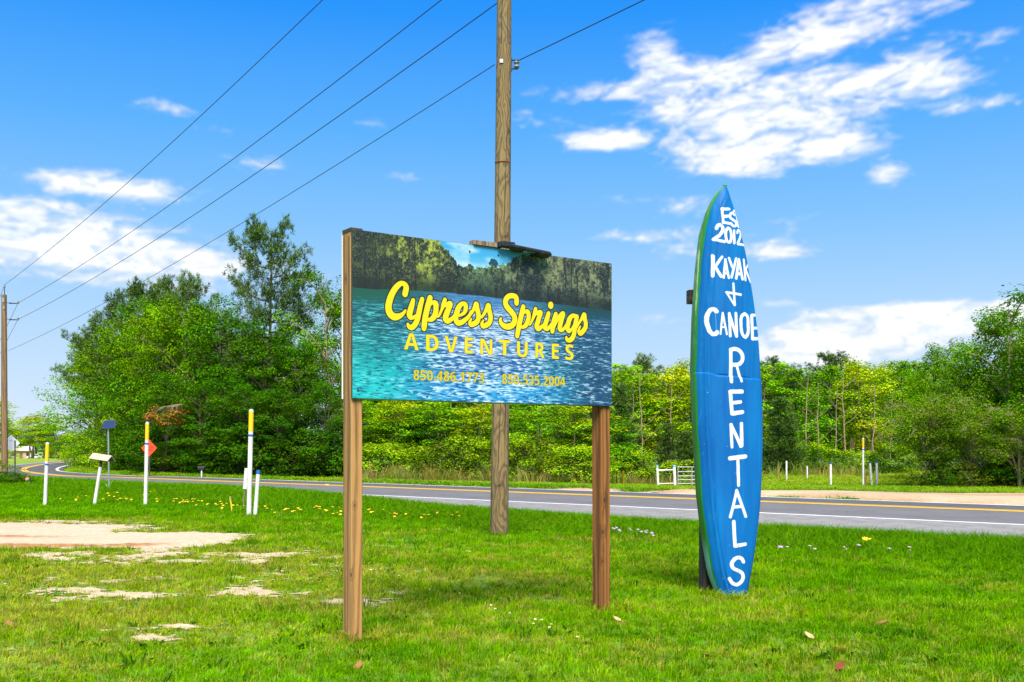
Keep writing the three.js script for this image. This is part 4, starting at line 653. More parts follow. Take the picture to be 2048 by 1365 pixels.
function pine({ h, R, base = 0.35, whorls = 16, tint, seed, tuft = 0.34, needles = 34, droop = 0.1, trunkR = 0.17, cone = false }) {
  const r = rng(seed), wood = [], out = new Leaves(60000), trunk = [];
  for (let i = 0; i <= 8; i++) { const t = i / 8; trunk.push([0.12 * Math.sin(t * 3 + seed), -0.15 + t * (h + 0.1), 0.1 * Math.cos(t * 4)]); }
  limbTube(wood, trunk, trunkR, 0.025, 7);
  const tuftAt = (x, y, z, s, dir) => { const v0 = 0.75 + 0.5 * r();
    for (let i = 0; i < needles; i++) {
      let ax = (r() - 0.5) * 2 + dir[0] * 0.9, ay = (r() - 0.5) * 1.7 + 0.5, az = (r() - 0.5) * 2 + dir[1] * 0.9; let l = Math.hypot(ax, ay, az); ax /= l; ay /= l; az /= l;
      let nx = r() - 0.5, ny = r() + 0.1, nz = r() - 0.5; const d = ax * nx + ay * ny + az * nz; nx -= d * ax; ny -= d * ay; nz -= d * az; l = Math.hypot(nx, ny, nz) || 1;
      const L = s * (0.6 + 0.5 * r()), v = v0 * (0.8 + 0.4 * r()); out.add(x + (r() - 0.5) * s * 0.5, y + (r() - 0.5) * s * 0.4, z + (r() - 0.5) * s * 0.5, nx / l, ny / l, nz / l, ax, ay, az, L, 0.036, 0, [tint[0] * v, tint[1] * v, tint[2] * v]); } };
  for (let w = 0; w < whorls; w++) {
    const t = base + (1 - base) * (w + 0.4 * r()) / whorls, y = t * h, u = (t - base) / (1 - base), len0 = cone ? R * (1 - u) * 1.0 + 0.15 : R * Math.pow(Math.sin(Math.PI * clamp(0.18 + 0.78 * u)), 0.8) * (0.55 + 0.6 * r()), n = cone ? 6 : 3 + Math.floor(r() * 3);
    for (let b = 0; b < n; b++) {
      const a = r() * 6.283, len = len0 * (0.55 + 0.65 * r()), up = cone ? 0.25 : 0.22 + 0.3 * u, cx = Math.cos(a), cz = Math.sin(a), P = [0, 0.4, 0.75, 1].map((q) => [cx * len * q, y + len * (up * q * q * 1.2 - droop * q), cz * len * q]);
      limbTube(wood, P, 0.035 * (1.2 - u), 0.008, 4);
      const m = Math.max(2, Math.round(len * (cone ? 4.5 : 3.4)));
      for (let i = 0; i < m; i++) { const q = 0.4 + 0.6 * (i + 0.5) / m, k = Math.min(2, Math.floor(q * 3)), p = [cx * len * q, y + len * (up * q * q * 1.2 - droop * q), cz * len * q]; for (let j = 0; j < (cone ? 2 : i > m - 3 ? 6 : 2); j++) tuftAt(p[0] + (r() - 0.5) * 0.75, p[1] + (r() - 0.3) * 0.5, p[2] + (r() - 0.5) * 0.75, tuft, [cx, cz]); }
    }
  }
  for (let i = 0; i < 6; i++) tuftAt(trunk[8][0] + (r() - 0.5) * 0.3, h - 0.1 * i, trunk[8][2] + (r() - 0.5) * 0.3, tuft, [0, 0]);
  return { crown: out.geometry(), trunk: joined(wood), bark: barkBrown, needle: true };
}
function twiggy({ h, R, seed, tint, branches = 46, per = 95, size = 0.09 }) {                // arching bare-looking branches with small leaves along them
  const r = rng(seed), wood = [], out = new Leaves(branches * per * 3);
  limbTube(wood, [[0, -0.1, 0], [0.1, h * 0.3, 0], [0.05, h * 0.62, 0.1]], 0.12, 0.04, 6);
  for (let i = 0; i < branches; i++) {
    const a = r() * 6.283, y0 = h * (0.05 + 0.5 * r()), len = R * (0.6 + 0.5 * r()), up = h * (0.28 + 0.36 * r()) * (1 - y0 / h), ca = Math.cos(a), sa = Math.sin(a), f = (q) => [ca * len * q, y0 + up * Math.sin(q * 2.1), sa * len * q], P = [0, 0.3, 0.6, 0.85, 1].map(f);
    limbTube(wood, P, 0.032, 0.006, 4);
    for (let j = 0; j < 5; j++) { const q = 0.35 + 0.6 * r(), p = f(q), e = [p[0] + (r() - 0.5) * 1.3, p[1] - 0.1 + 0.6 * (r() - 0.4), p[2] + (r() - 0.5) * 1.3]; limbTube(wood, [p, [lerp(p[0], e[0], 0.5), lerp(p[1], e[1], 0.5) + 0.12, lerp(p[2], e[2], 0.5)], e], 0.013, 0.004, 3);
      leafBlob(out, r, e[0], e[1], e[2], 0.45, 0.7, Math.round(per * 0.45), size, tint.map((c) => c * (0.8 + 0.4 * r()))); const m = f(q * 0.9); leafBlob(out, r, m[0], m[1], m[2], 0.5, 0.7, Math.round(per * 0.15), size, tint); }
  }
  return { crown: out.geometry(), trunk: joined(wood), bark: barkPale };
}
function plantKind(name, shape) { return (x, d, { h = 1, w = 1, turn = 0, label, group, category = 'tree', sink = 0 }) => { const g = thing(name, label, category, x, groundAt(x, d) - sink, -d, turn, group); part('trunk', shape.trunk, shape.bark, g); part('crown', shape.crown, shape.needle ? needleMat : leafMat, g); g.scale.set(w, h, w); return g; }; }

const DEEP = [0.058, 0.19, 0.003], MID = [0.115, 0.285, 0.003], BRIGHT = [0.24, 0.47, 0.005], LIME = [0.38, 0.54, 0.006], PINE = [0.075, 0.15, 0.008], OLIVE = [0.14, 0.235, 0.008];
// shapes are built 10 m tall (shrubs 1 m scale aside) and stretched a little for each tree
const oakA = plantKind('broadleaf_tree', broadleaf({ h: 10, r: 4.0, base: 0.06, clumps: 240, per: 82, size: 0.155, clumpR: 0.6, tint: MID, seed: 101, trunkR: 0.2, stems: 2, boughs: 30, limbs: 40 }));
const oakB = plantKind('broadleaf_tree', broadleaf({ h: 10, r: 3.6, base: 0.05, clumps: 230, per: 82, size: 0.155, clumpR: 0.58, tint: DEEP, seed: 202, trunkR: 0.2, stems: 2, boughs: 30, limbs: 30 }));
const oakC = plantKind('broadleaf_tree', broadleaf({ h: 10, r: 3.7, base: 0.08, clumps: 225, per: 80, size: 0.15, clumpR: 0.58, boughs: 27, tint: [0.175, 0.355, 0.003], seed: 303, trunkR: 0.18, stems: 2, limbs: 40 }));
const airy = plantKind('sparse_tree', broadleaf({ h: 10, r: 2.3, base: 0.38, clumps: 100, per: 66, size: 0.16, clumpR: 0.62, tint: [0.11, 0.29, 0.008], seed: 404, trunkR: 0.15, bark: barkPale, limbs: 60, spread: 0.5, boughs: 15, boughR: 0.8, profile: (t) => 0.6 + 0.4 * Math.sin(Math.PI * t) }));
const slimA = plantKind('slender_tree', broadleaf({ h: 10, r: 1.9, base: 0.26, clumps: 104, per: 60, size: 0.18, clumpR: 0.5, tint: BRIGHT, seed: 505, trunkR: 0.09, bark: barkPale, limbs: 30, stems: 2, boughs: 20, boughR: 0.85 }));
const slimB = plantKind('slender_tree', broadleaf({ h: 10, r: 1.8, base: 0.32, clumps: 100, per: 60, size: 0.19, clumpR: 0.5, tint: LIME, seed: 606, trunkR: 0.09, bark: barkPale, limbs: 34, stems: 3, boughs: 20, boughR: 0.85 }));
const slimC = plantKind('slender_tree', broadleaf({ h: 10, r: 2.0, base: 0.2, clumps: 108, per: 60, size: 0.18, clumpR: 0.52, boughs: 20, boughR: 0.9, tint: [0.15, 0.39, 0.005], seed: 707, trunkR: 0.11, bark: barkBrown, limbs: 24 }));
const shrubA = plantKind('shrub', broadleaf({ h: 3, r: 1.9, base: 0.02, clumps: 60, per: 56, size: 0.145, clumpR: 0.55, tint: OLIVE, seed: 808, trunkR: 0.03, stems: 3, limbs: 16, boughs: 14, boughR: 0.7 }));
const shrubB = plantKind('shrub', broadleaf({ h: 3, r: 1.7, base: 0.02, clumps: 58, per: 56, size: 0.15, clumpR: 0.55, tint: [0.24, 0.44, 0.006], seed: 909, trunkR: 0.03, stems: 3, limbs: 16, boughs: 14, boughR: 0.65 }));
const shrubC = plantKind('shrub', broadleaf({ h: 3, r: 1.9, base: 0.02, clumps: 62, per: 58, size: 0.16, clumpR: 0.6, tint: DEEP, seed: 919, trunkR: 0.04, stems: 3, limbs: 14, boughs: 14, boughR: 0.75 }));
const pineA = plantKind('pine_tree', pine({ h: 10, R: 3.1, base: 0.3, whorls: 22, tint: PINE, seed: 11, needles: 16, tuft: 0.30 }));
const pineB = plantKind('pine_tree', pine({ h: 10, R: 2.7, base: 0.42, whorls: 16, tint: [0.085, 0.17, 0.008], seed: 12, needles: 16, tuft: 0.30 }));
const youngPine = plantKind('young_pine', pine({ h: 6, R: 1.5, base: 0.08, whorls: 17, tint: [0.07, 0.155, 0.006], seed: 13, cone: true, needles: 15, tuft: 0.34, trunkR: 0.08 }));
const willow = plantKind('arching_shrub_tree', twiggy({ h: 5.2, R: 2.9, seed: 21, tint: [0.14, 0.27, 0.006], per: 150 }));
// a bearing from the photograph, the distance ahead, the height of the top above the ground
const H10 = (d, topPx, x) => (EYE + (896 - topPx) * d / 2054 - groundAt(x, d)) / 10;
const tr = (kind, px, d, top, w, label, group, turn = 0, extra = {}) => { const x = AX(px, d); return kind(x, d, { h: H10(d, top, x) * 1.03, w, turn, label, group, ...extra }); };
const sh = (kind, px, d, h, w, label, group, turn = 0) => kind(AX(px, d), d, { h: h / 3, w, turn, label, group, category: 'shrub' });

// the dark stand left of the sign, beyond the road
const gl = 'dense trees across the road, left of the printed sign';
const stand = [[oakC, 214, 75, 705, 1.0, 'yellowish green leafy tree leaning over the inside of the road bend', 0.4], [oakC, 205, 88, 690, 1.1, 'yellowish green tree behind the one leaning over the bend', 3.4], [oakA, 262, 69, 650, 1.0, 'mid green leafy tree above the solar panel pole', 1.9], [oakA, 300, 64, 610, 0.86, 'tall mid green leafy tree behind the orange diamond sign', 3.1], [oakC, 335, 61, 640, 0.8, 'yellowish green leafy tree above the withered branch', 5.2], [oakA, 385, 60, 610, 0.85, 'mid green leafy tree below the round-topped pine', 0.7], [oakB, 440, 59, 640, 0.85, 'dark leafy tree between the round-topped pine and the tallest pine', 2.2], [oakC, 462, 62, 622, 0.75, 'tall yellowish tree just left of the tallest pine', 1.1], [oakB, 520, 57, 660, 0.9, 'dark leafy tree at the foot of the tallest pine', 4.0], [oakA, 585, 58, 705, 0.7, 'mid green leafy tree right of the tallest pine\'s trunk', 5.5], [oakB, 605, 56, 700, 0.7, 'dark leafy tree below the sparse bare-limbed trees', 0.2], [oakB, 645, 54, 775, 0.55, 'low dark leafy tree beside the left sign post, across the road', 2.7], [oakB, 330, 57, 760, 0.75, 'low dark leafy tree under the withered branch', 3.6], [oakB, 410, 55.5, 770, 0.75, 'low dark leafy tree behind the small black mailbox', 1.4], [oakB, 560, 53.5, 790, 0.62, 'low dark leafy tree right of the tall marker post', 5.0], [oakB, 480, 54, 780, 0.7, 'low dark leafy tree behind the tall marker post', 2.9], [oakB, 285, 62, 770, 0.7, 'low dark leafy tree beside the orange diamond sign', 0.9], [oakA, 330, 78, 600, 0.9, 'tall mid green tree at the back of the dense stand, by the dark pines', 4.4], [oakA, 535, 70, 670, 0.85, 'mid green tree at the back of the dense stand, behind the tallest pine', 3.3]];
stand.forEach(([k, px, d, top, w, l, t]) => tr(k, px, d, top, w, l, gl, t));
tr(pineA, 540, 60, 478, 0.95, 'tallest pine, ragged crown rising out of the dense stand', undefined, 0.6);
tr(pineB, 383, 66, 568, 0.8, 'dark pine with a round top, left of the tallest pine', undefined, 2.0);
const gp = 'pines showing above the dense stand'; const lp = 'dark pine top showing above the dense stand, left of the round-topped pine';
tr(pineA, 292, 70, 590, 0.9, lp, gp, 1.0); tr(pineB, 335, 68, 578, 0.85, lp, gp, 4.0); tr(pineB, 192, 86, 668, 1.0, lp, gp, 3.0); tr(pineA, 240, 74, 620, 0.9, lp, gp, 5.0); tr(pineB, 205, 96, 700, 0.9, lp, gp, 1.7);
for (const [px, d, h, w, t] of [[150, 76, 1.7, 0.7, 1], [185, 70, 1.9, 0.8, 2], [218, 66, 2.0, 0.8, 3], [165, 84, 2.6, 0.9, 4]]) sh(shrubB, px, d, h, w, 'light leafy shrub inside the road bend', 'shrubs inside the road bend', t);
const air1 = tr(airy, 658, 58, 556, 0.9, 'sparse tree with bare limbs showing, just left of the printed sign', undefined, 0.3);
tr(airy, 688, 66, 590, 0.9, 'sparse pale tree partly hidden by the sign post', undefined, 2.4);
tr(airy, 612, 66, 640, 0.7, 'sparse tree right of the tallest pine', undefined, 4.2);
{ // withered spray hanging in the stand
  const d = 53.4, x = AX(322, d), y = EYE + (896 - 828) * d / 2054, g = thing('withered_branch', 'brown withered branch hanging in the dense stand across the road', 'branch', x, y, -d), r = rng(31), out = new Leaves(1400), twigs = [];
  for (let i = 0; i < 22; i++) { const a = (r() - 0.35) * 1.6, e = [(r() - 0.35) * 1.9, -1.0 * r() + 0.4, (r() - 0.5) * 0.9]; limbTube(twigs, [[0.9, 0.55, -0.6], [e[0] * 0.5 + 0.4, 0.35, e[2] * 0.5], e], 0.012, 0.004, 4); leafBlob(out, r, e[0], e[1], e[2], 0.24, 0.8, 55, 0.13, [0.34, 0.19, 0.03], 0.7); }
  part('twigs', joined(twigs), barkPale, g); part('dead_leaves', out.geometry(), leafMat, g);
}
// low growth along the foot of the stand
const gs = 'shrubs along the foot of the dense stand'; const r5 = rng(505);
for (let i = 0; i < 9; i++) { const px = 245 + i * 52 + 18 * r5(); const d = 53.5 + Math.max(0, (470 - px) * 0.035) + 1.2 * r5(); sh(i % 3 ? shrubC : shrubA, px, d, 2.1 + 1.1 * r5(), 0.8 + 0.3 * r5(), 'dark leafy shrub along the foot of the dense stand', gs, r5() * 6); }

// the bright wood behind the sign and the kayak
const gw = 'slender trees of the bright wood behind the sign and the kayak', shadeOf = ['bright green', 'yellow-green', 'mid green'];
const lw = (k, px) => `${shadeOf[k]} slender tree in the wood ${px < 980 ? 'between the left sign post and the utility pole' : px < 1200 ? 'between the utility pole and the right sign post' : px < 1420 ? 'between the printed sign and the kayak' : px < 1700 ? 'between the kayak and the far marker post' : 'between the far marker post and the thicket'}`;
const r6 = rng(606), kinds = [slimA, slimB, slimC];
for (let i = 0; i < 34; i++) {
  const px = 700 + i * 34.5 + 14 * (r6() - 0.5), row = i % 2, d = (px < 1000 ? 62 : 74) + row * 7 + 4 * r6(), top = 735 + (px > 1700 ? -5 : 0) + 22 * (r6() - 0.45), k = px > 1180 && px < 1420 ? (r6() < 0.75 ? 1 : 0) : px > 1500 ? (r6() < 0.5 ? 2 : r6() < 0.7 ? 0 : 1) : Math.floor(r6() * 3);
  tr(kinds[k], px, d, top, 0.95 + 0.25 * r6(), lw(k, px), gw, r6() * 6.28);
}
for (let i = 0; i < 9; i++) { const px = 705 + i * 62 + 20 * r6(); tr(kinds[i % 3], px, 57 + 3 * r6(), 830 - 30 * r6(), 0.9 + 0.2 * r6(), lw(i % 3, px), gw, r6() * 6.28); }
{ // the depth of the wood, past its first rows
  const out = new Leaves(3200), r = rng(71); for (let i = 0; i < 26; i++) { leafBlob(out, r, (r() - 0.5) * 2.6, 1.5 + 7.2 * Math.pow(r(), 0.8), (r() - 0.5) * 2.6, 0.95, 0.75, 105, 0.24, [0.20 * (0.7 + 0.8 * r()), 0.34, 0.008]); }
  const g = out.geometry(), spots = []; for (let px = -250; px < 2500; px += 34) for (let k = 0; k < 2; k++) { const d = 90 + 14 * k + 8 * r(); if (px < 330 && px > 60) continue; if (px > 585 && px < 705) continue; if (px <= 60 && px > -260) continue; spots.push([AX(px + 20 * (r() - 0.5), d), d, 0.88 + 0.25 * r()]); }
  const m = new THREE.InstancedMesh(g, leafMat, spots.length), M = new THREE.Matrix4(), Q = new THREE.Quaternion(), up = new THREE.Vector3(0, 1, 0);
  spots.forEach(([x, d, s], i) => { Q.setFromAxisAngle(up, r() * 6.28); M.compose(new THREE.Vector3(x, groundAt(x, d) - 0.2, -d), Q, new THREE.Vector3(1.25, s * (EYE + (896 - 752) * d / 2054 + 1) / 9.2, 1.25)); m.setMatrixAt(i, M); });
  m.name = 'woodland'; m.userData = { kind: 'stuff', label: 'deep green woodland filling in behind the front trees', category: 'woodland' }; m.castShadow = m.receiveShadow = true; scene.add(m);
}
tr(pineB, 1288, 82, 722, 0.8, 'pine top above the wood between the sign and the kayak', undefined, 1.0);
tr(pineA, 1655, 84, 722, 0.95, 'dark pine top above the wood right of the kayak', undefined, 2.0);
tr(pineB, 1552, 80, 728, 0.9, 'dark pine top just right of the kayak', undefined, 3.0);
const yp = (px, d, top, w, label, turn) => { const x = AX(px, d); youngPine(x, d, { h: (EYE + (896 - top) * d / 2054 - groundAt(x, d)) / 6, w, turn, label }); };
yp(1243, 66, 775, 1.15, 'dark young pine right of the sign\'s right post', 0.4); yp(1372, 65, 868, 0.85, 'dark young pine behind the farm gate', 2.0); yp(1560, 67, 800, 1.1, 'dark young pine right of the kayak', 1.2); yp(1335, 70, 850, 0.8, 'small young pine behind the brace posts', 3.4);
{ // thin bare trunks that stand out in the wood
  const gt = 'bare straight trunks in the bright wood'; const rt = rng(99);
  for (const [px, d, top, lean, rad] of [[1128, 60, 740, 0, 0.06], [1165, 62, 745, 0.02, 0.055], [1183, 61, 800, 0.1, 0.045], [1286, 72, 745, -0.03, 0.07], [1262, 73, 760, 0.03, 0.06], [1340, 73, 750, 0.02, 0.06], [1612, 70, 755, 0.02, 0.065], [1640, 71, 765, -0.03, 0.06], [1668, 70, 770, 0.04, 0.05], [1690, 72, 750, -0.02, 0.075], [1745, 71, 770, 0.03, 0.06], [1780, 70, 780, 0.04, 0.06], [945, 60, 800, 0.16, 0.055], [860, 59, 790, -0.05, 0.05]]) {
    const x = AX(px, d), h = EYE + (896 - top) * d / 2054 - groundAt(x, d), pts = []; for (let i = 0; i <= 8; i++) { const t = i / 8; pts.push([lean * h * t + 0.16 * (rt() - 0.5) * (i ? 1 : 0), -0.1 + t * (h + 0.1), 0.12 * (rt() - 0.5)]); }
    const wood = [tubeGeo(pts, rad, rad * 0.3, 7)]; for (let i = 0; i < 7; i++) { const k = 3 + Math.floor(rt() * 5), p = pts[k], s = rt() < 0.5 ? -1 : 1, L = 0.5 + 0.9 * rt(); wood.push(tubeGeo([p, [p[0] + s * L * 0.5, p[1] + L * 0.35, p[2]], [p[0] + s * L, p[1] + L * 0.95, p[2] + 0.2]], rad * 0.35, 0.008, 4)); }
    const m = solo('bare_trunk', joined(wood), barkPale, 'thin bare straight trunk standing in the bright wood', 'tree trunk', gt); m.position.set(x, groundAt(x, d), -d);
  }
}
const gu = 'shrubs along the edge of the bright wood', r7 = rng(707);
for (let i = 0; i < 17; i++) { const px = 705 + i * 40 + 16 * r7(), d = (px > 1200 ? 64 : 51.5) + 2.2 * r7(), k = px < 1120 ? (r7() < 0.55 ? shrubA : shrubB) : shrubB; sh(k, px, d, (px > 1200 ? 1.3 : 1.6) + 1.0 * r7(), 0.75 + 0.3 * r7(), `${k === shrubA ? 'olive' : 'light green'} shrub along the wood's edge ${px < 980 ? 'between the left sign post and the utility pole' : px < 1200 ? 'between the utility pole and the right sign post' : 'between the printed sign and the kayak'}`, gu, r7() * 6.28); }
for (let i = 0; i < 8; i++) { const px = 1545 + i * 36 + 14 * r7(), d = 68 + 3 * r7(); sh(i % 3 ? shrubB : shrubC, px, d, 1.6 + 0.9 * r7(), 0.8 + 0.3 * r7(), i % 3 ? 'light green shrub along the wood right of the kayak' : 'dark shrub along the wood right of the kayak', 'shrubs along the wood right of the kayak', r7() * 6.28); }

// the thicket at the right
const gr = 'trees of the thicket at the road\'s far side, right of the posts';
tr(oakA, 1935, 50, 690, 0.62, 'mid green tree in the thicket right of the far posts', gr, 1.0); tr(oakC, 2040, 49, 640, 0.8, 'tall yellowish tree rising behind the thicket', undefined, 2.5); tr(oakB, 2080, 53, 640, 0.75, 'dark tree at the back of the thicket', undefined, 4.0); tr(airy, 2015, 47, 598, 0.95, 'tall airy tree rising out of the thicket', undefined, 1.3); tr(oakA, 1880, 56, 705, 0.6, 'mid green tree in the thicket right of the far posts', gr, 5.0); tr(oakB, 1985, 47.5, 800, 0.55, 'low dark tree in the thicket\'s front', undefined, 0.3); tr(oakA, 2100, 46, 650, 0.7, 'mid green tree in the thicket right of the far posts', gr, 3.2);
const wg = 'arching twiggy shrubs in front of the thicket', wl = 'arching twiggy shrub with bare branches before the thicket';
for (const [px, d, h, w, t] of [[1862, 45.8, 0.97, 0.82, 0.3], [1945, 45, 0.72, 0.7, 2.2], [2040, 44.5, 0.85, 0.8, 4.0]]) willow(AX(px, d), d, { h, w, turn: t, label: wl, group: wg });
const r8 = rng(808); for (let i = 0; i < 6; i++) sh(i % 2 ? shrubC : shrubA, 1850 + i * 42, 44.6 + r8(), 0.9 + 0.7 * r8(), 0.55, 'low dark shrub at the foot of the thicket', 'low shrubs at the foot of the thicket', r8() * 6);

// bush round the roadside pole
sh(shrubA, 2, 38, 0.75, 0.5, 'low bush at the foot of the roadside pole', undefined, 1); sh(shrubC, 34, 36.5, 0.4, 0.42, 'low dark bush beside the pink flag', undefined, 3);

// ------------------------------------------------------------------ beyond the bend: trees, a house, parked vehicles, poles
const gf = 'sunlit trees beyond the road bend', lf = ['yellow-green tree beyond the road bend', 'dark green tree beyond the road bend'];
for (const [k, px, d, top, w, l] of [[slimB, 62, 240, 838, 2.6, 0], [slimB, 88, 200, 832, 2.4, 0], [slimA, 112, 190, 850, 2.2, 0], [slimC, 38, 360, 866, 3.4, 1], [slimC, 5, 300, 845, 3, 1], [slimB, -5, 210, 800, 2.2, 0], [slimC, 70, 390, 862, 3.6, 1], [slimC, 100, 380, 866, 3.2, 1], [slimC, 130, 330, 870, 3.2, 1], [slimB, 20, 330, 880, 1.6, 0], [slimA, 140, 160, 880, 1.8, 0], [slimC, -40, 260, 830, 3.4, 1]]) tr(k, px, d, top, w, lf[l], gf, px);
for (const [px, d, h] of [[20, 250, 2.6], [105, 210, 2.2], [122, 200, 2.4]]) sh(shrubB, px, d, h, 1.2, 'light shrub beyond the road bend', 'shrubs beyond the road bend', px);
{
  const d = 330, x = AX(40, d), gy = groundAt(x, d), h = thing('house', 'small beige house with a pale roof far beyond the road bend', 'house', x, gy, -d, 0.5);
  part('wall', box(7, 2.6, 6, 0, 1.3, 0, 0.02), std(rgb(0.5, 0.36, 0.22), 0.9), h);
  const rf = new THREE.Shape(); rf.moveTo(-3.6, 0); rf.lineTo(3.6, 0); rf.lineTo(0, 1.5); rf.lineTo(-3.6, 0); part('roof', new THREE.ExtrudeGeometry(rf, { depth: 7.8, bevelEnabled: false }).translate(0, 2.6, -3.9).rotateY(Math.PI / 2), std(rgb(0.62, 0.52, 0.42), 0.8), h);
  for (const px of [-2, 2]) part('window', box(1, 1.1, 0.06, px, 1.5, 3.02, 0.01), std(rgb(0.03, 0.035, 0.04), 0.2), h); part('door', box(0.9, 2, 0.06, 0, 1.0, 3.02, 0.01), std(rgb(0.18, 0.1, 0.06), 0.7), h);
  for (const [px, dd, hh] of [[57, 235, 7.6], [110, 170, 3.6]]) { const qx = AX(px, dd), p = thing('utility_pole', px < 80 ? 'distant thin utility pole with a crossarm beyond the bend' : 'distant short timber post beyond the bend', 'utility pole', qx, groundAt(qx, dd), -dd); part('shaft', upright(circle(0.16, 8), hh, 2, (t) => [0.25 * t, 0, lerp(1, 0.8, t)], -0.1), barkBrown, p); if (px < 80) part('crossarm', box(1.4, 0.12, 0.1, 0.4, hh - 0.6, 0), barkPale, p); }
  const glass = std(rgb(0.03, 0.04, 0.05), 0.15), tyre = std(rgb(0.02, 0.02, 0.02), 0.9), chrome = std(rgb(0.5, 0.5, 0.5), 0.3, { metalness: 0.8 });
  const car = (px, dd, turn, body, label) => {
    const cx = AX(px, dd), c = thing('parked_car', label, 'car', cx, groundAt(cx, dd), -dd, turn), mat = new THREE.MeshPhysicalMaterial({ color: body, roughness: 0.35, clearcoat: 0.8 });
    const p = new THREE.Shape(); [[-2.2, 0.35], [2.2, 0.35], [2.25, 0.75], [1.2, 0.95], [0.75, 1.45], [-0.95, 1.5], [-1.5, 1.0], [-2.2, 0.92]].forEach(([a, b], i) => i ? p.lineTo(a, b) : p.moveTo(a, b)); part('body', new THREE.ExtrudeGeometry(p, { depth: 1.6, bevelSize: 0.06, bevelThickness: 0.06, bevelSegments: 2 }).translate(0, 0, -0.8), mat, c);
    for (const s of [-1, 1]) { const q = new THREE.Shape(); [[-1.3, 1.0], [1.0, 0.97], [0.66, 1.38], [-0.88, 1.42]].forEach(([a, b], i) => i ? q.lineTo(a, b) : q.moveTo(a, b)); part('window', new THREE.ExtrudeGeometry(q, { depth: 0.02, bevelEnabled: false }).translate(0, 0, s * 0.87 - 0.01), glass, c); }
    part('windscreen', box(0.02, 0.5, 1.3).rotateZ(0.72).translate(1.02, 1.22, 0), glass, c);
    for (const [a, s] of [[1.4, 1], [1.4, -1], [-1.4, 1], [-1.4, -1]]) { const w = part('wheel', new THREE.CylinderGeometry(0.34, 0.34, 0.2, 16).rotateX(Math.PI / 2).translate(a, 0.34, s * 0.8), tyre, c); part('rim', new THREE.CylinderGeometry(0.2, 0.2, 0.22, 12).rotateX(Math.PI / 2).translate(a, 0.34, s * 0.8), chrome, w); }
    for (const s of [-1, 1]) part('headlight', box(0.05, 0.14, 0.3, 2.27, 0.7, s * 0.55), chrome, c);
  };
  car(67, 330, -2.5, rgb(0.78, 0.78, 0.78), 'white car parked far beyond the road bend'); car(81, 345, -2.2, rgb(0.02, 0.03, 0.06), 'dark car parked behind the white car beyond the bend');
}
// ------------------------------------------------------------------ grass
const grassMat = new THREE.MeshPhysicalMaterial({ color: 0xffffff, roughness: 1, transmission: 0.3, thickness: 0, specularIntensity: 0, side: THREE.DoubleSide });
function tuft(blades, h, spread, wid, seed, lean = 0.7) {
  const r = rng(seed), pos = [], idx = [];
  for (let b = 0; b < blades; b++) {
    const a = r() * 6.283, q = Math.sqrt(r()) * spread, x = Math.cos(a) * q, z = Math.sin(a) * q, H = h * (0.55 + 0.7 * r()), w = wid * (0.7 + 0.6 * r()), f = r() * 6.283, sx = Math.cos(f) * w / 2, sz = Math.sin(f) * w / 2, L = lean * H * (0.2 + r()), la = a + (r() - 0.5) * 2.4, lx = Math.cos(la) * L, lz = Math.sin(la) * L, o = pos.length / 3;
    pos.push(x - sx, -0.01, z - sz, x + sx, -0.01, z + sz, x + lx * 0.35 - sx * 0.8, H * 0.6, z + lz * 0.35 - sz * 0.8, x + lx * 0.35 + sx * 0.8, H * 0.6, z + lz * 0.35 + sz * 0.8, x + lx, H * (1 - 0.25 * lean * r()), z + lz);
    idx.push(o, o + 1, o + 3, o, o + 3, o + 2, o + 2, o + 3, o + 4);
  }
  const g = new THREE.BufferGeometry(); g.setAttribute('position', new THREE.Float32BufferAttribute(pos, 3)); g.setIndex(idx); return g;
}
function meadow(name, label, geos, spots, mat = grassMat) {          // spots: [x, y, d, scaleXZ, scaleY, colour]
  const M = new THREE.Matrix4(), Q = new THREE.Quaternion(), up = new THREE.Vector3(0, 1, 0), r = rng(spots.length + 7), per = geos.map(() => []);
  spots.forEach((s) => per[Math.floor(r() * geos.length)].push(s));
  per.forEach((list, k) => {
    if (!list.length) return; const m = new THREE.InstancedMesh(geos[k], mat, list.length), c = new THREE.Color();
    list.forEach(([x, y, d, sw, sy, col], i) => { Q.setFromAxisAngle(up, r() * 6.283); M.compose(new THREE.Vector3(x, y, -d), Q, new THREE.Vector3(sw, sy, sw)); m.setMatrixAt(i, M); m.setColorAt(i, c.setRGB(...col)); });
    m.name = numbered(name); m.userData = { kind: 'stuff', label, category: 'grass' }; m.castShadow = m.receiveShadow = true; scene.add(m);
  });
}
const LUSH = [0.075, 0.265, 0.001], FRESH = [0.155, 0.395, 0.0012], YELLOW = [0.31, 0.42, 0.003], STRAW = [0.42, 0.36, 0.06], DARKG = [0.055, 0.15, 0.010];
function bladeColour(x, d, r) {
  const dry = dryness(x, d), p = fbm(x * 0.45, d * 0.45, 4, 301), q = fbm(x * 2.4, d * 2.4, 3, 305), v = 0.55 + 0.8 * r() * (0.6 + 0.8 * q);
  let c = mix3(LUSH, FRESH, clamp(0.5 + 1.6 * (p - 0.5) + 1.0 * (q - 0.5))); c = mix3(c, YELLOW, clamp(dry * 0.85 + 0.4 * (r() - 0.65)));
  if (r() < 0.006 + 0.55 * dry * dry) c = mix3(c, STRAW, 0.5 + 0.5 * r()); if (r() < 0.03) c = mix3(c, [0.13, 0.10, 0.03], 0.6);
  return c.map((k) => k * v);
}
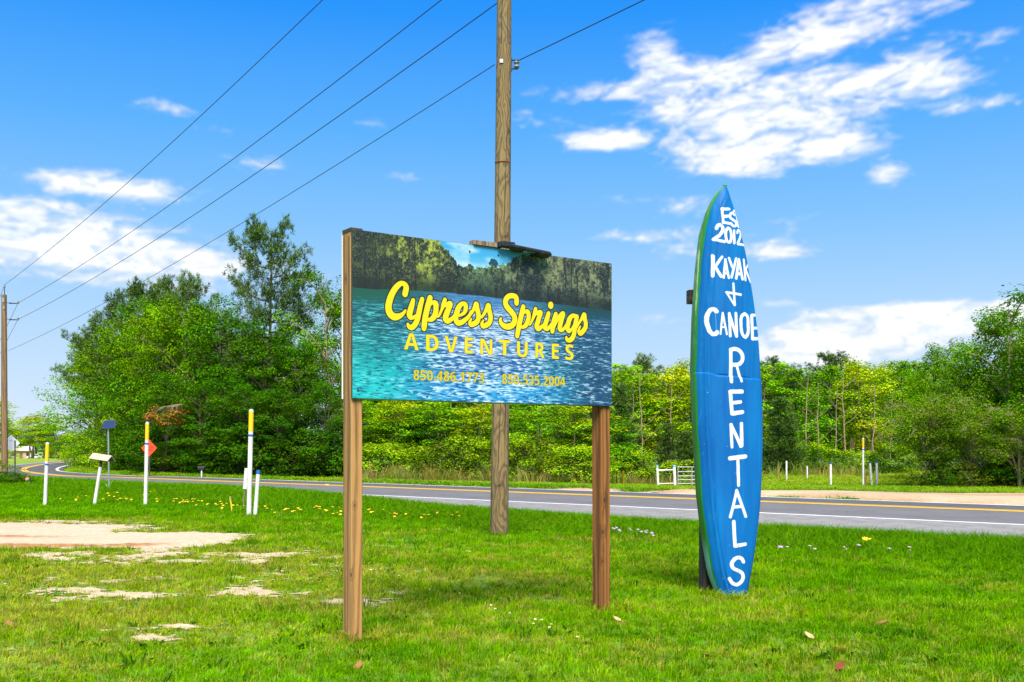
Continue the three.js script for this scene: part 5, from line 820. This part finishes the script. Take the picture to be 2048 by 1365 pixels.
{
  const r = rng(9001), lawn = [], tall = [], verge = [];
  const strip = (d0, d1, dens, f) => { const step = 0.25; for (let d = d0; d < d1; d += step) { const x0 = -0.52 * (d + step) - 1.2, x1 = 0.52 * (d + step) + 1.2, n = (x1 - x0) * step * dens; for (let i = 0; i < n; i++) f(lerp(x0, x1, r()), d + step * r()); } };
  const sow = (x, d) => {
    const o = offRoad(x, d); if (o > lerp(-4.3, -6.7, ss(-9, 4, x)) + 0.6 * (noise(x * 2, d * 2, 3) - 0.5)) return;
    const s = sandField(x, d), thin = ss(-0.3, 0.34, s); if (r() < (thin < 0.98 ? thin * 0.95 : 0.996)) return; if (r() < 0.3 * dryness(x, d)) return;
    const edge = ss(-12.5, -8.5, o + 2.2 * (1 - ss(-9, 4, x)) * 0), c = bladeColour(x, d, r), y = groundAt(x, d), far = clamp((d - 7) / 25), h = (0.62 + 0.75 * fbm(x * 1.3, d * 1.3, 3, 311)) * (1 - 0.5 * thin);
    if (edge > 0 && r() < edge * 0.75) tall.push([x, y, d, 1 + 0.8 * far, (0.4 + 0.4 * r()) * (0.35 + 0.65 * edge) * (0.75 + 0.25 * ss(-2, 5, x)), mix3(c, [0.095, 0.245, 0.003], 0.65).map((k) => k * 1.0)]);
    else lawn.push([x, y, d, 0.9 + 1.6 * far, h * (0.9 + 0.7 * far), c]);
  };
  strip(5.3, 9, 800, sow); strip(9, 14, 560, sow); strip(14, 22, 260, sow); strip(22, 34, 120, sow); strip(34, 58, 50, sow);
  for (const [bx, bd, R, n] of [[-1.08, 7.5, 0.13, 46], [0.86, 8.86, 0.13, 46], [2.08, 9.62, 0.2, 60], [1.96, 9.9, 0.16, 30], [POLE.x, POLE.d, 0.2, 60]]) for (let i = 0; i < n; i++) { const a = r() * 6.283, q = R * (0.75 + 0.7 * r()), x = bx + Math.cos(a) * q, d = bd + Math.sin(a) * q; tall.push([x, groundAt(x, d), d, 0.8, 0.2 + 0.25 * r(), bladeColour(x, d, r).map((k) => k * 0.9)]); }
  const weeds = []; for (let i = 0; i < 1500; i++) { const d = 5.6 + 13 * Math.pow(r(), 0.7), x = (r() - 0.5) * (1.04 * d + 2); if (sandField(x, d) > -0.1 || fbm(x * 0.7, d * 0.7, 3, 555) < 0.46) continue; weeds.push([x, groundAt(x, d), d, 0.7 + 0.8 * r(), 0.7 + 0.7 * r(), mix3([0.045, 0.15, 0.006], [0.12, 0.27, 0.008], r())]); }
  meadow('lawn_weeds', 'dark broad-leaved weeds scattered through the lawn', [tuft(9, 0.06, 0.05, 0.022, 31, 1.5), tuft(11, 0.10, 0.045, 0.010, 32, 0.9)], weeds);
  meadow('lawn_grass', 'short mown green lawn grass with yellowed patches', [tuft(9, 0.05, 0.035, 0.0055, 1, 0.9), tuft(8, 0.045, 0.04, 0.006, 2, 1.1), tuft(10, 0.055, 0.03, 0.005, 3, 0.7), tuft(7, 0.04, 0.045, 0.007, 4, 1.3), tuft(6, 0.028, 0.03, 0.016, 14, 1.6), tuft(8, 0.075, 0.03, 0.0045, 15, 0.8)], lawn);
  meadow('tall_grass', 'longer unmown green grass along the road shoulder', [tuft(9, 0.24, 0.05, 0.008, 5, 0.5), tuft(8, 0.28, 0.05, 0.008, 6, 0.45)], tall);
  const far = (x, d) => {
    const o = offRoad(x, d); if (o < 4.4 || d > 100) return; if (apronField(x, d) > -0.05 && o < 14) return;
    const p = fbm(x * 0.25, d * 0.25, 4, 401), q = ss(40, 62, 0.655 * x + 0.755 * d) * ss(-2, 6, x); let c = mix3([0.11, 0.30, 0.004], [0.30, 0.44, 0.008], clamp(p * 1.1 + 0.55 * q - 0.15)); if (r() < 0.16 + 0.2 * q) c = mix3(c, [0.46, 0.38, 0.10], 0.5);
    verge.push([x, groundAt(x, d), d, 1.6 + r(), (0.4 + 0.6 * r()) * (0.55 + 0.5 * p + 0.5 * q), c.map((k) => k * (0.8 + 0.4 * r()))]);
  };
  strip(26, 50, 44, far); strip(50, 78, 24, far);
  meadow('verge_grass', 'rough sunlit grass on the far side of the road', [tuft(11, 0.19, 0.12, 0.014, 7, 0.7), tuft(11, 0.16, 0.14, 0.015, 8, 0.9)], verge);
  const dryG = [], rg = rng(661);
  for (let i = 0; i < 2600; i++) { const px = 705 + 800 * rg() + (rg() < 0.25 ? 250 : 0), d = (px > 1200 ? 62.5 : 50.5) + 3.2 * rg(), x = AX(px, d), n = fbm(x * 0.5, d * 0.5, 3, 77); if (px > 1395 && px < 1500) continue; if (rg() > 0.25 + 1.1 * (n - 0.3)) continue; dryG.push([x, groundAt(x, d), d, 1.2 + rg(), 0.5 + 0.9 * rg(), mix3([0.18, 0.28, 0.01], [0.42, 0.34, 0.11], clamp(rg() * 1.3 - 0.2)).map((k) => k * (0.7 + 0.5 * rg()))]); }
  meadow('rank_grass', 'tall half-dry grass along the edge of the wood', [tuft(12, 0.75, 0.16, 0.018, 9, 0.35), tuft(12, 0.6, 0.18, 0.018, 10, 0.45)], dryG);
  console.log('grass', lawn.length, tall.length, verge.length);
}
// ------------------------------------------------------------------ flowers and fallen leaves, one by one
{
  const r = rng(4242), stemG = tubeGeo([[0, -0.02, 0], [0.004, 0.07, 0], [0, 0.13, 0]], 0.0035, 0.003, 4), stemM = std(rgb(0.10, 0.2, 0.02), 0.8);
  const petals = (n, R, wid) => { const pos = [], idx = []; for (let i = 0; i < n; i++) { const a = i / n * 6.283, b = wid, o = pos.length / 3; pos.push(0, 0, 0, Math.cos(a - b) * R * 0.7, 0.008, Math.sin(a - b) * R * 0.7, Math.cos(a) * R, 0.012, Math.sin(a) * R, Math.cos(a + b) * R * 0.7, 0.008, Math.sin(a + b) * R * 0.7); idx.push(o, o + 2, o + 1, o, o + 3, o + 2); } const g = new THREE.BufferGeometry(); g.setAttribute('position', new THREE.Float32BufferAttribute(pos, 3)); g.setIndex(idx); return g; };
  const flower = (name, petalG, petalC, eyeC, label, group) => { const f = new THREE.Group(); f.name = name; part('stem', stemG, stemM, f); const pt = part('petals', petalG, new THREE.MeshStandardMaterial({ color: petalC, roughness: 0.7, side: THREE.DoubleSide }), f); pt.position.y = 0.13; part('eye', new THREE.SphereGeometry(0.012, 8, 5).translate(0, 0.137, 0), std(eyeC, 0.8), f); tag(f, label, 'flower', group); return f; };
  const yl = flower('yellow_flower', petals(9, 0.042, 0.3), rgb(0.85, 0.55, 0.006), rgb(0.7, 0.4, 0.005), '', ''), pr = flower('purple_flower', petals(6, 0.032, 0.4), rgb(0.42, 0.22, 0.62), rgb(0.6, 0.5, 0.2), '', ''), wh = flower('white_flower', petals(8, 0.026, 0.35), rgb(0.78, 0.78, 0.72), rgb(0.6, 0.5, 0.1), '', '');
  const plantAt = (proto, px, py, label, group, s = 1) => { const d = EYE * 2054 / (py - 896), x = AX(px, d); const c = copy(proto, label, group); c.position.set(x, groundAt(x, d) + 0.02, -d); c.rotation.set(0.5 * r(), r() * 6.28, (r() - 0.5) * 0.5); c.scale.setScalar(s); };
  const spread = (n, x0, x1, y0, y1, f) => { for (let i = 0; i < n; i++) { const t = r(); f(lerp(x0, x1, t), lerp(y0, y1, t) + 14 * (r() - 0.5)); } };
  const yg = 'yellow wildflowers in the lawn';
  spread(22, 120, 300, 1004, 1003, (x, y) => plantAt(yl, x, y, 'yellow wildflower between the leaning box post and the marker posts', yg + ' by the leaning box post', 0.8));
  spread(44, 300, 600, 1004, 1034, (x, y) => plantAt(yl, x, y + 4, 'yellow wildflower in the lawn around the tall marker post', yg + ' around the tall marker', 0.75));
  spread(22, 560, 690, 1026, 1036, (x, y) => plantAt(yl, x, y, 'yellow wildflower between the tall marker and the sign', yg + ' left of the sign', 0.75));
  spread(24, 730, 920, 1036, 1042, (x, y) => plantAt(yl, x, y, 'yellow wildflower between the sign post and the utility pole', yg + ' by the utility pole', 0.7));
  for (const [x, y] of [[1727, 1106], [1742, 1110]]) plantAt(yl, x, y, 'large yellow wildflower in the lawn right of the kayak', 'large yellow flowers right of the kayak', 1.3);
  spread(14, 1222, 1305, 1074, 1083, (x, y) => plantAt(pr, x, y - 0, 'small purple wildflower right of the sign post', 'purple wildflowers right of the sign', 0.9));
  spread(12, 1555, 1830, 1112, 1124, (x, y) => plantAt(pr, x, y, 'small purple wildflower in the lawn right of the kayak', 'purple wildflowers right of the kayak', 0.9));
  spread(14, 740, 1180, 1150, 1300, (x, y) => plantAt(wh, x, y, 'tiny white wildflower in the lawn below the sign', 'white wildflowers below the sign', 0.45));
  const leafShape = new THREE.Shape(); leafShape.moveTo(0, -0.05); leafShape.bezierCurveTo(0.035, -0.03, 0.03, 0.02, 0, 0.06); leafShape.bezierCurveTo(-0.03, 0.02, -0.035, -0.03, 0, -0.05);
  const lg = new THREE.ExtrudeGeometry(leafShape, { depth: 0.0015, bevelEnabled: false, curveSegments: 6 }).rotateX(-Math.PI / 2 + 0.25);
  const cols = [['red', rgb(0.2, 0.025, 0.012)], ['brown', rgb(0.3, 0.13, 0.04)], ['tan', rgb(0.55, 0.36, 0.16)]].map(([n, c]) => [n, std(c, 0.8)]);
  for (const [px, py, k] of [[282, 1293, 0], [716, 1342, 1], [1680, 1310, 0], [1680, 1344, 0], [1764, 1257, 1], [1620, 1283, 2], [1903, 1201, 1], [938, 1107, 2], [1413, 1320, 2], [1235, 1247, 2], [20, 1252, 1], [243, 1341, 1], [1665, 1223, 1]]) { const d = EYE * 2054 / (py - 896), x = AX(px, d), m = solo('fallen_leaf', lg, cols[k][1], `single ${cols[k][0]} fallen leaf lying on the lawn`, 'leaf', `${cols[k][0]} fallen leaves on the lawn`); m.position.set(x, groundAt(x, d) + 0.035, -d); m.rotation.set((r() - 0.5) * 0.5, r() * 6.28, 0); }
}

let triangles = 0; scene.traverse((o) => { if (o.isMesh) triangles += (o.geometry.index ? o.geometry.index.count : o.geometry.attributes.position.count) / 3; }); console.log('triangles', Math.round(triangles));
renderer.render(scene, camera);
